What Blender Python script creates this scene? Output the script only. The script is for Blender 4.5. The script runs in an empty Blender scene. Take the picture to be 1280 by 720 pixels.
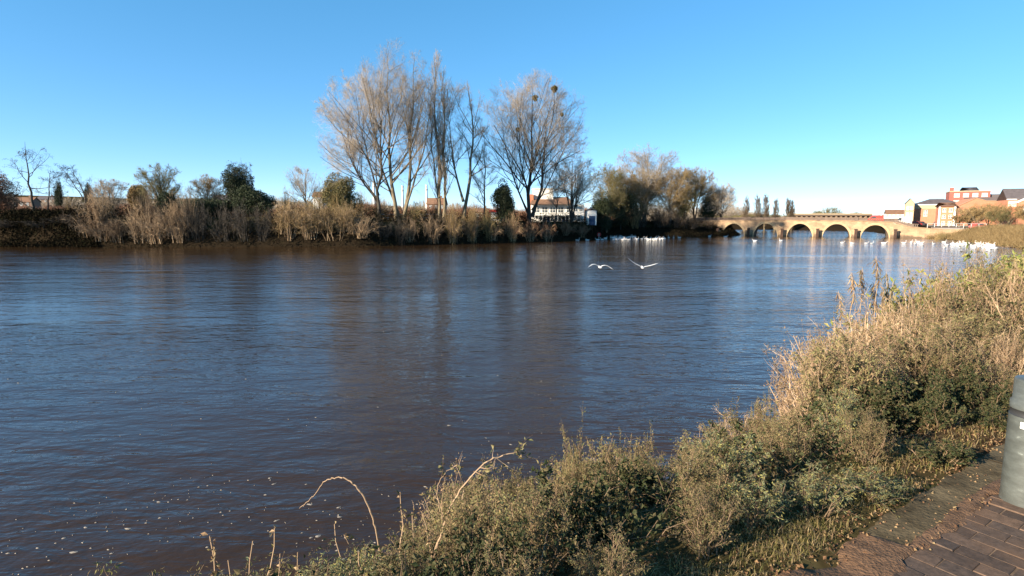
import bpy, math, time
import numpy as np
T0 = time.time()
rng = np.random.default_rng(11)
COL = bpy.context.scene.collection
scene = bpy.context.scene
R = math.radians

# ------------------------------------------------------------------ camera
FPX, HZ, CAMZ = 700.0, 274.0, 5.0          # focal length in photo pixels, horizon row, eye height over the water
PIT = math.atan((360 - HZ) / FPX)
cam_d = bpy.data.cameras.new('camera'); cam = bpy.data.objects.new('camera', cam_d); COL.objects.link(cam)
cam.location = (0, 0, CAMZ); cam.rotation_euler = (math.pi / 2 - PIT, 0, 0)
cam_d.sensor_width = 36; cam_d.lens = 36 * FPX / 1280; cam_d.clip_end = 9000; cam_d.clip_start = .05
scene.camera = cam

def ray(px, py):
    a = (px - 640) / FPX; b = -(py - 360) / FPX
    return np.array([a, math.cos(PIT) + b * math.sin(PIT), -math.sin(PIT) + b * math.cos(PIT)])
def on_z(px, py, z=0.):
    d = ray(px, py); t = (z - CAMZ) / d[2]; return np.array([d[0] * t, d[1] * t, z])
def at_y(px, py, Y):
    d = ray(px, py); t = Y / d[1]; return np.array([d[0] * t, Y, CAMZ + d[2] * t])
def project(p):
    x, y, z = p[0], p[1], p[2] - CAMZ
    f = y * math.cos(PIT) - z * math.sin(PIT); u = y * math.sin(PIT) + z * math.cos(PIT)
    return 640 + FPX * x / f, 360 - FPX * u / f

# ------------------------------------------------------------------ river and ground heights
U = np.array([.834, .552]); N = np.array([-.552, .834])     # along the near path / towards the river
def sn(s, n): return U * s + N * n
BR = at_y(1165, 290, 149)[:2]; BL = at_y(921, 290, 172)[:2]  # bridge ends
BD = (BL - BR) / np.linalg.norm(BL - BR); BN = np.array([-BD[1], BD[0]]); BN = BN if BN[1] > 0 else -BN
BLEN = np.linalg.norm(BL - BR)
WN = 6.2                                                       # near water's edge (n)
right = [sn(-120, WN + 6), sn(-30, WN + 1), sn(-6, WN), sn(12, WN), sn(24, WN - .2), sn(36, WN + 1), sn(50, WN + 7), np.array([66., 66.]), np.array([83., 88.]), np.array([91., 104.]), np.array([100., 122.]), np.array([108.5, 140.]), BR - BN * 1.0 + BD * .3, BR + BN * 12 + BD * 5, BR + BN * 90 + BD * 9, BR + BN * 115 + BD * 40, BR + BN * 125 + BD * 300]
left = [np.array([-900., 60.]), np.array([-220., 98.])] + [on_z(px, py)[:2] for px, py in ((0, 308), (120, 309), (250, 309), (450, 308), (560, 305.5), (660, 303), (735, 299.6), (765, 296), (800, 295.4), (850, 295.3), (897, 294.6))] + [BL - BN * .5, BL + BN * 12, BL + BN * 50 + BD * 6, BL + BN * 62 + BD * 260]
right = np.array([list(p) for p in right]); left = np.array([list(p) for p in left])
RIV = np.vstack([right, left[::-1]])

def seg_dist(P, line):
    best = np.full(len(P), 1e9)
    for a, b in zip(line[:-1], line[1:]):
        ab = b - a; t = np.clip(((P - a) @ ab) / (ab @ ab), 0, 1)
        best = np.minimum(best, np.hypot(*(P - (a + t[:, None] * ab)).T))
    return best
def inside(P):
    c = np.zeros(len(P), bool); x, y = P.T
    for a, b in zip(RIV, np.roll(RIV, -1, 0)):
        cond = ((a[1] > y) != (b[1] > y)); xx = (b[0] - a[0]) * (y - a[1]) / (b[1] - a[1] + 1e-12) + a[0]
        c ^= cond & (x < xx)
    return c
def sm(t): t = np.clip(t, 0, 1); return t * t * (3 - 2 * t)
def vnoise(P, sc, seed=0):
    a = seed * 12.7
    x, y = P[:, 0] / sc, P[:, 1] / sc
    return (np.sin(x * 1.7 + a + 1.3 * np.sin(y * .9 + a)) + np.sin(y * 2.1 - a + 1.1 * np.sin(x * 1.3)) + .5 * np.sin((x + y) * 3.7 + a)) / 2.5
def ground(P):
    P = np.atleast_2d(np.asarray(P, float))[:, :2]
    dr, dl = seg_dist(P, right), seg_dist(P, left); ins = inside(P)
    d = np.minimum(dr, dl); d = np.where(ins, -d, d); isr = dr < dl
    far = sm((P[:, 1] - 60) / 60)
    Hr = 3.24 - .75 * far; Wr = 4.3 + 5 * far
    tr = np.clip(d / Wr, 0, 1)
    hr = Hr * (.35 * tr + .65 * sm(tr)) + .35 * sm((d - 14) / 20) * far * 2
    Wl = np.interp(P[:, 0], [-82, -72, 10, 40], [1.3, 3.0, 3.2, 5.5]); hl = (4.2 + 1.2 * sm((-P[:, 0]) / 60)) * sm(d / Wl * .93 + .07)
    h = np.where(isr, hr, hl)
    amp = np.where(isr & (d > Wr), 0.0, 1.0) * np.clip(d + .3, 0, 1)
    h = h + amp * (.07 * vnoise(P, .6) + .10 * vnoise(P, 2.3, 1)) * np.where(isr, 1, 2)
    h = np.where(d < 0, np.maximum(-2.5, d * .8 + 0.0), h)
    # distant rise on the far side
    hill = 62 * sm((np.hypot(P[:, 0], P[:, 1]) - 420) / 1500) * sm((-P[:, 0] + .15 * P[:, 1]) / 700) * (.8 + .2 * vnoise(P, 400, 3))
    return h + hill
def gz(x, y): return float(ground([[x, y]])[0])

# ------------------------------------------------------------------ mesh helpers
def mesh_np(name, V, faces, midx=None, smooth=False):
    """faces: list of int arrays (n,k)"""
    me = bpy.data.meshes.new(name)
    faces = [np.asarray(f, np.int32) for f in faces if len(f)]
    nl = sum(f.size for f in faces); nf = sum(len(f) for f in faces)
    me.vertices.add(len(V)); me.loops.add(nl); me.polygons.add(nf)
    me.vertices.foreach_set('co', np.asarray(V, np.float32).ravel())
    me.loops.foreach_set('vertex_index', np.concatenate([f.ravel() for f in faces]))
    tot = np.concatenate([np.full(len(f), f.shape[1], np.int32) for f in faces])
    st = np.concatenate([[0], np.cumsum(tot)[:-1]]).astype(np.int32)
    me.polygons.foreach_set('loop_start', st)
    try: me.polygons.foreach_set('loop_total', tot)
    except Exception: pass
    if midx is not None: me.polygons.foreach_set('material_index', np.asarray(midx, np.int32))
    me.polygons.foreach_set('use_smooth', np.full(nf, smooth))
    me.update(calc_edges=True)
    return me
class MB:
    """collects geometry for one mesh"""
    def __init__(s): s.V = []; s.F = []; s.M = []; s.n = 0
    def add(s, V, F, m=0):
        V = np.asarray(V, float).reshape(-1, 3)
        if isinstance(F, list):
            flat = []
            for f in F:
                if len(f) and hasattr(f[0], '__len__'): flat += [tuple(q) for q in f]
                elif len(f): flat.append(tuple(f))
            by = {}
            for f in flat: by.setdefault(len(f), []).append(f)
            F = [np.array(v, int) for v in by.values()]
        else: F = [F]
        for f in F:
            if len(f): s.F.append(f + s.n); s.M.append(np.full(len(f), m, int))
        s.V.append(V); s.n += len(V); return s
    def box(s, lo, hi, m=0, rot=None, org=(0, 0, 0)):
        lo, hi = np.array(lo, float), np.array(hi, float)
        c = np.array([[x, y, z] for x in (0, 1) for y in (0, 1) for z in (0, 1)]); V = lo + c * (hi - lo)
        return s.add(V, [[0, 1, 3, 2], [4, 6, 7, 5], [0, 4, 5, 1], [2, 3, 7, 6], [0, 2, 6, 4], [1, 5, 7, 3]], m)
    def prism(s, prof, y0, y1, m=0):
        """polygon prof in x,z pulled from y0 to y1"""
        k = len(prof); V = [[p[0], y0, p[1]] for p in prof] + [[p[0], y1, p[1]] for p in prof]
        F = [[[i, (i + 1) % k, k + (i + 1) % k, k + i] for i in range(k)], [list(range(k))[::-1]], [list(range(k, 2 * k))]]
        return s.add(V, F, m)
    def lathe(s, prof, seg=32, c=(0, 0, 0), m=0):
        a = np.linspace(0, 2 * np.pi, seg, endpoint=False); V = []
        for r, z in prof: V += [[c[0] + r * math.cos(t), c[1] + r * math.sin(t), c[2] + z] for t in a]
        F = [[j * seg + i, j * seg + (i + 1) % seg, (j + 1) * seg + (i + 1) % seg, (j + 1) * seg + i] for j in range(len(prof) - 1) for i in range(seg)]
        return s.add(V, F, m)
    def tubes(s, P, Rr, sides=3, m=0):
        P = np.asarray(P, float); Rr = np.asarray(Rr, float)
        if P.ndim == 2: P, Rr = P[None], Rr[None]
        n, k, _ = P.shape
        if n == 0: return s
        T = np.gradient(P, axis=1); T /= np.linalg.norm(T, axis=2, keepdims=True) + 1e-9
        ref = np.where(np.abs(T[:, :1, 2:3]) > .9, np.array([1., 0, 0]), np.array([0, 0, 1.]))
        A = np.cross(T, np.broadcast_to(ref, T.shape)); A /= np.linalg.norm(A, axis=2, keepdims=True) + 1e-9
        B = np.cross(T, A); a = np.arange(sides) * 2 * np.pi / sides
        V = P[:, :, None] + Rr[:, :, None, None] * (np.cos(a)[:, None] * A[:, :, None] + np.sin(a)[:, None] * B[:, :, None])
        i = np.arange(sides); j = np.arange(k - 1); b = (np.arange(n) * k * sides)[:, None, None]
        q0 = b + j[None, :, None] * sides + i; q1 = b + j[None, :, None] * sides + (i + 1) % sides
        F = np.stack([q0, q1, q1 + sides, q0 + sides], -1).reshape(-1, 4)
        return s.add(V.reshape(-1, 3), F, m)
    def mesh(s, name, smooth=False):
        byk = {}
        for f, mm in zip(s.F, s.M): byk.setdefault(f.shape[1], []).append((f, mm))
        fs = [np.concatenate([x[0] for x in v]) for v in byk.values()]; ms = np.concatenate([x[1] for v in byk.values() for x in v])
        return mesh_np(name, np.concatenate(s.V), fs, ms, smooth)
    def build(s, name, mats, parent=None, smooth=False, loc=None):
        me = s.mesh(name, smooth); return link(name, me, mats, parent, loc)
def link(name, me, mats=None, parent=None, loc=None):
    if mats is not None and not len(me.materials):
        for m in (mats if isinstance(mats, (list, tuple)) else [mats]): me.materials.append(m)
    o = bpy.data.objects.new(name, me); COL.objects.link(o)
    if parent is not None: o.parent = parent
    if loc is not None: o.location = loc
    return o
def tag(o, label=None, cat=None, group=None, kind=None):
    if label: o['label'] = label
    if cat: o['category'] = cat
    if group: o['group'] = group
    if kind: o['kind'] = kind
    return o
def thing(name, loc, label, cat, group=None, rz=0):
    o = bpy.data.objects.new(name, None); COL.objects.link(o); o.location = tuple(map(float, loc)); o.rotation_euler = (0, 0, rz)
    return tag(o, label, cat, group)
def children(o): return [c for c in bpy.data.objects if c.parent == o]
def dup(root, loc, rz=0, sc=(1, 1, 1), label=None, group=None, kids=None, mats=None):
    r = root.copy(); COL.objects.link(r); r.location = tuple(map(float, loc)); r.rotation_euler = (0, 0, rz)
    r.scale = sc if hasattr(sc, '__len__') else (sc,) * 3
    if label: r['label'] = label
    if group: r['group'] = group
    for ch in (kids if kids is not None else children(root)):
        c = ch.copy(); COL.objects.link(c); c.parent = r
    return r

# ------------------------------------------------------------------ materials
def mat(name, col=(.5, .5, .5), rough=.8, metal=0., spec=.3, noise=0., nscale=4., bump=0., bscale=20., coat=0):
    m = bpy.data.materials.new(name); m.use_nodes = True; nt = m.node_tree; b = nt.nodes['Principled BSDF']
    b.inputs['Base Color'].default_value = (*col, 1); b.inputs['Roughness'].default_value = rough; b.inputs['Metallic'].default_value = metal
    b.inputs['Specular IOR Level'].default_value = spec
    tc = nt.nodes.new('ShaderNodeTexCoord')
    if noise > 0:
        n = nt.nodes.new('ShaderNodeTexNoise'); n.inputs['Scale'].default_value = nscale; n.inputs['Detail'].default_value = 6; n.inputs['Roughness'].default_value = .65
        nt.links.new(tc.outputs['Object'], n.inputs['Vector'])
        r = nt.nodes.new('ShaderNodeValToRGB'); e = r.color_ramp.elements
        e[0].position = .3; e[1].position = .7
        e[0].color = (*[c * (1 - noise) for c in col], 1); e[1].color = (*[min(1, c * (1 + noise)) for c in col], 1)
        nt.links.new(n.outputs['Fac'], r.inputs['Fac']); nt.links.new(r.outputs['Color'], b.inputs['Base Color'])
    if bump > 0:
        n = nt.nodes.new('ShaderNodeTexNoise'); n.inputs['Scale'].default_value = bscale; n.inputs['Detail'].default_value = 5
        nt.links.new(tc.outputs['Object'], n.inputs['Vector'])
        k = nt.nodes.new('ShaderNodeBump'); k.inputs['Strength'].default_value = bump; k.inputs['Distance'].default_value = .02
        nt.links.new(n.outputs['Fac'], k.inputs['Height']); nt.links.new(k.outputs['Normal'], b.inputs['Normal'])
    return m
def ramp_mat(name, cols, rough=.75, spec=.25, transl=0., bark=False):
    """colour varies from leaf to leaf (random per island) along a ramp"""
    m = bpy.data.materials.new(name); m.use_nodes = True; nt = m.node_tree; b = nt.nodes['Principled BSDF']
    b.inputs['Roughness'].default_value = rough; b.inputs['Specular IOR Level'].default_value = spec
    g = nt.nodes.new('ShaderNodeNewGeometry'); r = nt.nodes.new('ShaderNodeValToRGB'); el = r.color_ramp.elements
    while len(el) > 1: el.remove(el[-1])
    el[0].position = 0; el[0].color = (*cols[0], 1)
    for i, c in enumerate(cols[1:], 1):
        e = el.new(i / (len(cols) - 1)); e.color = (*c, 1)
    nt.links.new(g.outputs['Random Per Island'], r.inputs['Fac'])
    oi = nt.nodes.new('ShaderNodeObjectInfo'); hs = nt.nodes.new('ShaderNodeHueSaturation')
    mr = nt.nodes.new('ShaderNodeMapRange'); mr.inputs['To Min'].default_value = .8; mr.inputs['To Max'].default_value = 1.2
    nt.links.new(oi.outputs['Random'], mr.inputs['Value']); nt.links.new(mr.outputs['Result'], hs.inputs['Value']); nt.links.new(r.outputs['Color'], hs.inputs['Color'])
    nt.links.new(hs.outputs['Color'], b.inputs['Base Color'])
    if transl > 0:
        t = nt.nodes.new('ShaderNodeBsdfTranslucent'); x = nt.nodes.new('ShaderNodeMixShader'); x.inputs[0].default_value = transl
        nt.links.new(hs.outputs['Color'], t.inputs['Color']); nt.links.new(b.outputs[0], x.inputs[1]); nt.links.new(t.outputs[0], x.inputs[2])
        nt.links.new(x.outputs[0], nt.nodes['Material Output'].inputs['Surface'])
    return m
M = {}
M['bark'] = mat('bark', (.17, .135, .085), .9, noise=.35, nscale=1.5, bump=.5, bscale=8)
M['bark_dark'] = mat('bark_dark', (.05, .042, .033), .9, noise=.35, nscale=2)
M['bark_pale'] = mat('bark_pale', (.26, .21, .15), .9, noise=.3, nscale=1.5)
M['twig'] = ramp_mat('twig', [(.24, .195, .14), (.36, .29, .21), (.46, .38, .29)])
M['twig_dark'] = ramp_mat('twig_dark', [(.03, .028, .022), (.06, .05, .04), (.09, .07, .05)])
M['twig_tan'] = ramp_mat('twig_tan', [(.16, .105, .045), (.26, .175, .075), (.34, .25, .12)])
M['twig_olive'] = ramp_mat('twig_olive', [(.085, .08, .03), (.15, .13, .05), (.22, .17, .08)])
M['twig_pink'] = ramp_mat('twig_pink', [(.16, .105, .06), (.29, .20, .115), (.40, .29, .18)])
M['twig_rust'] = ramp_mat('twig_rust', [(.12, .06, .035), (.20, .09, .05), (.26, .14, .08)])
M['twig_scrub'] = ramp_mat('twig_scrub', [(.05, .038, .025), (.10, .07, .045), (.18, .12, .08)])
M['leaf_dark'] = ramp_mat('leaf_dark', [(.012, .02, .008), (.025, .035, .014), (.05, .06, .025)], .6, .25)
M['leaf_ivy'] = ramp_mat('leaf_ivy', [(.015, .024, .008), (.032, .042, .016), (.06, .062, .025), (.10, .075, .035)], .65, .15, .15)
M['leaf_olive'] = ramp_mat('leaf_olive', [(.05, .055, .022), (.11, .105, .042), (.18, .16, .07), (.25, .19, .085), (.13, .08, .045)], .7, .25, .25)
M['leaf_weed'] = ramp_mat('leaf_weed', [(.08, .06, .032), (.17, .14, .06), (.13, .14, .055), (.29, .22, .10), (.24, .16, .09), (.18, .17, .07)], .7, .2, .25)
M['leaf_grey'] = ramp_mat('leaf_grey', [(.06, .08, .04), (.12, .14, .075), (.18, .19, .10), (.30, .27, .08), (.13, .09, .055)], .7, .25, .25)
M['leaf_tan'] = ramp_mat('leaf_tan', [(.13, .075, .04), (.28, .18, .10), (.40, .28, .16), (.19, .16, .065), (.34, .21, .12)], .8, .2, .2)
M['stem_tan'] = ramp_mat('stem_tan', [(.09, .055, .03), (.24, .155, .09), (.40, .28, .175), (.50, .37, .24)])
M['stem_brown'] = ramp_mat('stem_brown', [(.09, .06, .035), (.17, .115, .07), (.24, .16, .10)])
M['leaf_green'] = ramp_mat('leaf_green', [(.10, .13, .03), (.18, .20, .05), (.27, .25, .08), (.33, .25, .10)], .7, .25, .25)
M['grass'] = ramp_mat('grass', [(.09, .09, .025), (.17, .15, .045), (.26, .20, .08), (.32, .24, .13), (.16, .10, .05)], .7, .2, .3)
M['litter'] = ramp_mat('litter', [(.05, .028, .015), (.12, .062, .032), (.20, .12, .06), (.22, .16, .08)], .8, .2)
M['white'] = mat('white_feather', (.60, .585, .56), .8)
M['grey_wing'] = mat('grey_feather', (.45, .47, .5), .7)
M['bill'] = mat('orange_bill', (.6, .2, .03), .5)
M['stone'] = mat('bridge_stone', (.36, .25, .155), .9, noise=.3, nscale=.5, bump=.4, bscale=2)
M['stone_b'] = mat('parapet_stone', (.15, .11, .085), .9, noise=.25, nscale=.8)
M['stone_d'] = mat('weathered_timber', (.06, .035, .025), .9, noise=.3, nscale=1.5)
def ashlar(m, sc):
    nt = m.node_tree; b = nt.nodes['Principled BSDF']; src = b.inputs['Base Color'].links[0].from_socket
    tc = nt.nodes.new('ShaderNodeTexCoord'); sp = nt.nodes.new('ShaderNodeSeparateXYZ'); cb = nt.nodes.new('ShaderNodeCombineXYZ'); br = nt.nodes.new('ShaderNodeTexBrick')
    nt.links.new(tc.outputs['Object'], sp.inputs[0]); nt.links.new(sp.outputs[0], cb.inputs[0]); nt.links.new(sp.outputs[2], cb.inputs[1]); nt.links.new(cb.outputs[0], br.inputs['Vector'])
    br.inputs['Color1'].default_value = (1.12, 1.08, 1.02, 1); br.inputs['Color2'].default_value = (.78, .76, .76, 1); br.inputs['Mortar'].default_value = (.42, .38, .36, 1)
    br.inputs['Scale'].default_value = sc; br.inputs['Mortar Size'].default_value = .012; br.inputs['Brick Width'].default_value = .9; br.inputs['Row Height'].default_value = .42
    mx = nt.nodes.new('ShaderNodeMixRGB'); mx.blend_type = 'MULTIPLY'; mx.inputs[0].default_value = .8; nt.links.new(src, mx.inputs[1]); nt.links.new(br.outputs[0], mx.inputs[2])
    n = nt.nodes.new('ShaderNodeTexNoise'); n.inputs['Scale'].default_value = .9; n.inputs['Detail'].default_value = 6; nt.links.new(tc.outputs['Object'], n.inputs[0])
    ma = nt.nodes.new('ShaderNodeMath'); ma.operation = 'MULTIPLY_ADD'; ma.inputs[1].default_value = 2.6; nt.links.new(n.outputs[0], ma.inputs[0]); nt.links.new(sp.outputs[2], ma.inputs[2])   # ragged damp tide line
    r = nt.nodes.new('ShaderNodeMapRange'); r.inputs['From Min'].default_value = 1.5; r.inputs['From Max'].default_value = 2.1; nt.links.new(ma.outputs[0], r.inputs[0])
    m2 = nt.nodes.new('ShaderNodeMixRGB'); m2.inputs[1].default_value = (.13, .09, .06, 1); nt.links.new(r.outputs[0], m2.inputs[0]); nt.links.new(mx.outputs[0], m2.inputs[2]); nt.links.new(m2.outputs[0], b.inputs['Base Color'])
ashlar(M['stone'], 1.)
M['soffit'] = mat('dark_soffit_stone', (.16, .12, .085), .9, noise=.3, nscale=.7)  # darker tone than the bridge faces
M['brick'] = mat('orange_brick', (.46, .19, .11), .9, noise=.12, nscale=.6)
M['brick_m'] = mat('muted_brick', (.20, .12, .085), .9, noise=.15, nscale=.6)
M['brick_r'] = mat('red_brick', (.30, .10, .075), .9, noise=.12, nscale=.6)
M['cream'] = mat('cream_render', (.42, .32, .20), .8, noise=.06, nscale=.5)
M['whitep'] = mat('white_paint', (.78, .76, .70), .6)
M['roof'] = mat('slate_roof', (.10, .085, .085), .8, noise=.2, nscale=1)
M['roof_b'] = mat('brown_roof', (.20, .11, .065), .85, noise=.25, nscale=1)
M['pane'] = mat('window_pane', (.05, .06, .07), .08, spec=.6)
M['pane_l'] = mat('blind_lined_pane', (.45, .40, .33), .2, spec=.5)
M['blue'] = mat('blue_paint', (.035, .065, .13), .6)
M['redp'] = mat('red_paint', (.50, .05, .04), .5)
M['glass'] = M['pane']
M['rail'] = mat('galvanised_rail', (.45, .45, .43), .5, metal=.4)
M['concrete'] = mat('concrete', (.30, .28, .26), .9, noise=.15, nscale=1)
M['rubber'] = mat('rubber', (.02, .02, .02), .8)
M['ochre'] = mat('ochre_paint', (.5, .3, .08), .7)
M['foam'] = mat('foam', (.27, .235, .19), .8)
M['mistletoe'] = ramp_mat('mistletoe_green', [(.06, .05, .015), (.11, .08, .02), (.17, .12, .035)])

# ------------------------------------------------------------------ branching
def kids(P, Rr, n, t0, t1, ang, ln, K=4, up=.0, wob=.12, rr=.6, r_end=.3, tpow=1., rmin=.003, rmax=1., fit=None, rg=rng, lt=.45, droop=0.):
    """grow n side shoots on each polyline; returns polylines and radii"""
    NP, KP = P.shape[:2]
    idx = np.repeat(np.arange(NP), n)
    if len(idx) == 0: return np.zeros((0, K, 3)), np.zeros((0, K))
    t = t0 + (t1 - t0) * rg.random(len(idx)) ** tpow
    f = t * (KP - 1); i0 = np.minimum(f.astype(int), KP - 2); w = (f - i0)[:, None]
    S = P[idx, i0] * (1 - w) + P[idx, i0 + 1] * w; T = P[idx, i0 + 1] - P[idx, i0]; T /= np.linalg.norm(T, axis=1, keepdims=True) + 1e-9
    pr = Rr[idx, i0] * (1 - w[:, 0]) + Rr[idx, i0 + 1] * w[:, 0]
    q = rg.normal(size=(len(idx), 3)); q -= (q * T).sum(1, keepdims=True) * T; q /= np.linalg.norm(q, axis=1, keepdims=True) + 1e-9
    a = np.radians(rg.uniform(ang[0], ang[1], len(idx)))[:, None]
    D = np.cos(a) * T + np.sin(a) * q
    Lp = np.linalg.norm(np.diff(P, axis=1), axis=2).sum(1)[idx]
    L = Lp * rg.uniform(ln[0], ln[1], len(idx)) * (1 - lt * t) if ln[1] <= 1.5 and ln[0] > 0 else rg.uniform(-ln[0], ln[1], len(idx))
    pts = [S]; p = S.copy()
    for k in range(K - 1):
        D = D + rg.normal(size=D.shape) * wob + np.array([0, 0, up]) - np.array([0, 0, droop * k]); D /= np.linalg.norm(D, axis=1, keepdims=True) + 1e-9
        p = p + D * (L / (K - 1))[:, None]; pts.append(p)
    Q = np.stack(pts, 1)
    r0 = np.clip(pr * rr, rmin, rmax); Rq = r0[:, None] * np.linspace(1, r_end, K)[None]
    if fit is not None:
        E = Q[:, -1]; s = fit(E)
        s = np.clip(s, 0, 1)[:, None, None]
        keep = s[:, 0, 0] > .15
        Q = Q[:, :1] + (Q - Q[:, :1]) * s; Q, Rq = Q[keep], Rq[keep]
    return Q, Rq
def profile_fit(prof, H, cx=0., cy=0.):
    """prof: list of (height fraction, half width in m)"""
    hz = [a for a, b in prof]; ww = [b for a, b in prof]
    def f(E):
        rad = np.hypot(E[:, 0] - cx, (E[:, 1] - cy)); z = E[:, 2] / H
        w = np.interp(z, hz, ww, left=ww[0], right=0.01)
        nz = 1 + .10 * np.sin(np.arctan2(E[:, 1], E[:, 0]) * 5 + z * 9)
        s = w * nz / (rad + 1e-6)
        return np.where(z > 1.02, np.minimum(s, .5), s)
    return f
def stem_line(a, b, K=9, wob=.02, rg=rng, bow=None):
    a, b = np.array(a, float), np.array(b, float); t = np.linspace(0, 1, K)[:, None]; L = np.linalg.norm(b - a)
    P = a + (b - a) * t; w = np.cumsum(rg.normal(size=(K, 3)) * wob * L / K ** .5, 0); w -= w[0]; w -= t * w[-1]
    if bow is not None: P = P + np.array(bow) * (np.sin(t * np.pi) * L)
    return P + w * [1, 1, .2]

def leaves(P, per, size, rg=rng, wid=.38, hang=.3, t0=.25, spread=.02, fold=.25):
    """leaf blades (two quads folded along the midrib) set along shoots"""
    n = len(P); K = P.shape[1]
    idx = np.repeat(np.arange(n), per); t = rg.uniform(t0, 1, len(idx)); f = t * (K - 1); i0 = np.minimum(f.astype(int), K - 2); w = (f - i0)[:, None]
    S = P[idx, i0] * (1 - w) + P[idx, i0 + 1] * w; T = P[idx, i0 + 1] - P[idx, i0]; T /= np.linalg.norm(T, axis=1, keepdims=True) + 1e-9
    S = S + rg.normal(size=S.shape) * spread
    D = T * .5 + rg.normal(size=T.shape) * .8 - np.array([0, 0, hang]); D /= np.linalg.norm(D, axis=1, keepdims=True) + 1e-9
    Wd = np.cross(D, rg.normal(size=D.shape)); Wd /= np.linalg.norm(Wd, axis=1, keepdims=True) + 1e-9
    Nn = np.cross(D, Wd); L = rg.uniform(size[0], size[1], len(idx))[:, None]; W = L * wid * .5
    mid = S + D * L * .5; tip = S + D * L - Nn * L * .12
    V = np.stack([S, mid + Wd * W + Nn * W * fold * 2, mid, mid - Wd * W + Nn * W * fold * 2, tip], 1).reshape(-1, 3)
    b = (np.arange(len(idx)) * 5)[:, None]
    F = np.concatenate([b + np.array([[0, 2, 4, 1]]), b + np.array([[0, 3, 4, 2]])])
    return V, F

def build_tree(name, loc, H, label, cat, group, stems, prof, L1, L2, L3, L4=None, mats=('bark', 'twig'), seed=1, cx=0., ivy=None, thick=1.):
    rg = np.random.default_rng(seed)
    root = thing(name, loc, label, cat, group)
    fit = profile_fit(prof, H, cx)
    tb, cb = MB(), MB()
    P0 = [stem_line(a, b, 10, .03, rg, bow) for a, b, r, bow in stems]; R0 = [np.linspace(1, .06, 10) ** 1.0 * r for a, b, r, bow in stems]
    for p, r in zip(P0, R0): r[0] *= 1.35
    P0, R0 = np.array(P0), np.array(R0); tb.tubes(P0, R0, 8)
    P1, R1 = kids(P0, R0, L1['n'], K=7, fit=fit, rg=rg, **L1['a'])
    P2, R2 = kids(P1, R1, L2['n'], K=5, fit=fit, rg=rg, **L2['a'])
    P3, R3 = kids(P2, R2, L3['n'], K=4, fit=fit, rg=rg, **L3['a'])
    tb.tubes(P1, R1, 5)
    cb.tubes(P2, R2, 4); cb.tubes(P3, R3, 3)
    last = P3
    if L4:
        P4, R4 = kids(P3, R3, L4['n'], K=3, fit=fit, rg=rg, **L4['a']); cb.tubes(P4, R4, 3); last = P4
    tb.build('trunk', M[mats[0]], root, True); cb.build('crown', M[mats[1]], root)
    if ivy:
        ib = MB(); V, F = leaves(P0[:, :ivy[0]], ivy[1], (.12, .3), rg, .8, 0, 0, ivy[2]); ib.add(V, F); ib.build('ivy', M['leaf_dark'], root)
    return root, P1, P2

def mistletoe(root, p, r, rg):
    mb = MB(); n = 260
    D = rg.normal(size=(n, 3)); D /= np.linalg.norm(D, axis=1, keepdims=True); L = rg.uniform(.55, 1, n)[:, None] * r
    P = np.stack([D * 0, D * L * .5 + rg.normal(size=(n, 3)) * r * .08, D * L], 1) + np.array(p); mb.tubes(P, np.full((n, 3), .03), 3)
    V, F = leaves(P, 5, (.10, .2), rg, .5, 0, .4, .05); mb.add(V, F)
    return mb.build('mistletoe', M['mistletoe'], root)

# ------------------------------------------------------------------ ground, water, sky
def axis(segs):
    out = []
    for a, b, st in segs: out.append(np.arange(a, b, st))
    return np.concatenate(out + [[segs[-1][1]]])
gx = axis([(-4000, -1000, 300), (-1000, -300, 60), (-300, -140, 8), (-140, -12, 1.7), (-12, 22, .25), (22, 150, 1.6), (150, 400, 15), (400, 4000, 300)])
gy = axis([(-3000, -200, 400), (-200, -12, 10), (-12, 26, .25), (26, 80, 1.5), (80, 215, 1.3), (215, 420, 12), (420, 1600, 60), (1600, 7000, 450)])
GX, GY = np.meshgrid(gx, gy); GP = np.stack([GX.ravel(), GY.ravel()], 1); GZ = ground(GP)
GZ[(np.hypot(GP[:, 0], GP[:, 1]) > 500) & (GZ < 2)] = 2.
i, j = np.meshgrid(np.arange(len(gx) - 1), np.arange(len(gy) - 1)); b = (j * len(gx) + i).ravel()[:, None]
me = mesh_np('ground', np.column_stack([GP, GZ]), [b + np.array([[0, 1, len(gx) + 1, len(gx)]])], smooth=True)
gm = mat('soil_and_grass', (.10, .07, .04), .98, spec=.0, bump=.6, bscale=3); nt = gm.node_tree
def node(nt, typ, **kw):
    n = nt.nodes.new(typ)
    for k, v in kw.items():
        if k in n.inputs: n.inputs[k].default_value = v
        else: setattr(n, k, v)
    return n
tc = node(nt, 'ShaderNodeTexCoord'); n1 = node(nt, 'ShaderNodeTexNoise', Scale=.35, Detail=8., Roughness=.7); n2 = node(nt, 'ShaderNodeTexNoise', Scale=9., Detail=6., Roughness=.7)
nt.links.new(tc.outputs['Object'], n1.inputs['Vector']); nt.links.new(tc.outputs['Object'], n2.inputs['Vector'])
r1 = node(nt, 'ShaderNodeValToRGB'); r1.color_ramp.elements[0].position = .42; r1.color_ramp.elements[1].position = .58
r1.color_ramp.elements[0].color = (.085, .055, .03, 1); r1.color_ramp.elements[1].color = (.075, .068, .028, 1)
r2 = node(nt, 'ShaderNodeValToRGB'); r2.color_ramp.elements[0].color = (.35, .3, .25, 1); r2.color_ramp.elements[1].color = (1, 1, 1, 1); r2.color_ramp.elements[0].position = .3; r2.color_ramp.elements[1].position = .65
mx = node(nt, 'ShaderNodeMixRGB', blend_type='MULTIPLY'); mx.inputs[0].default_value = .8
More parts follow.
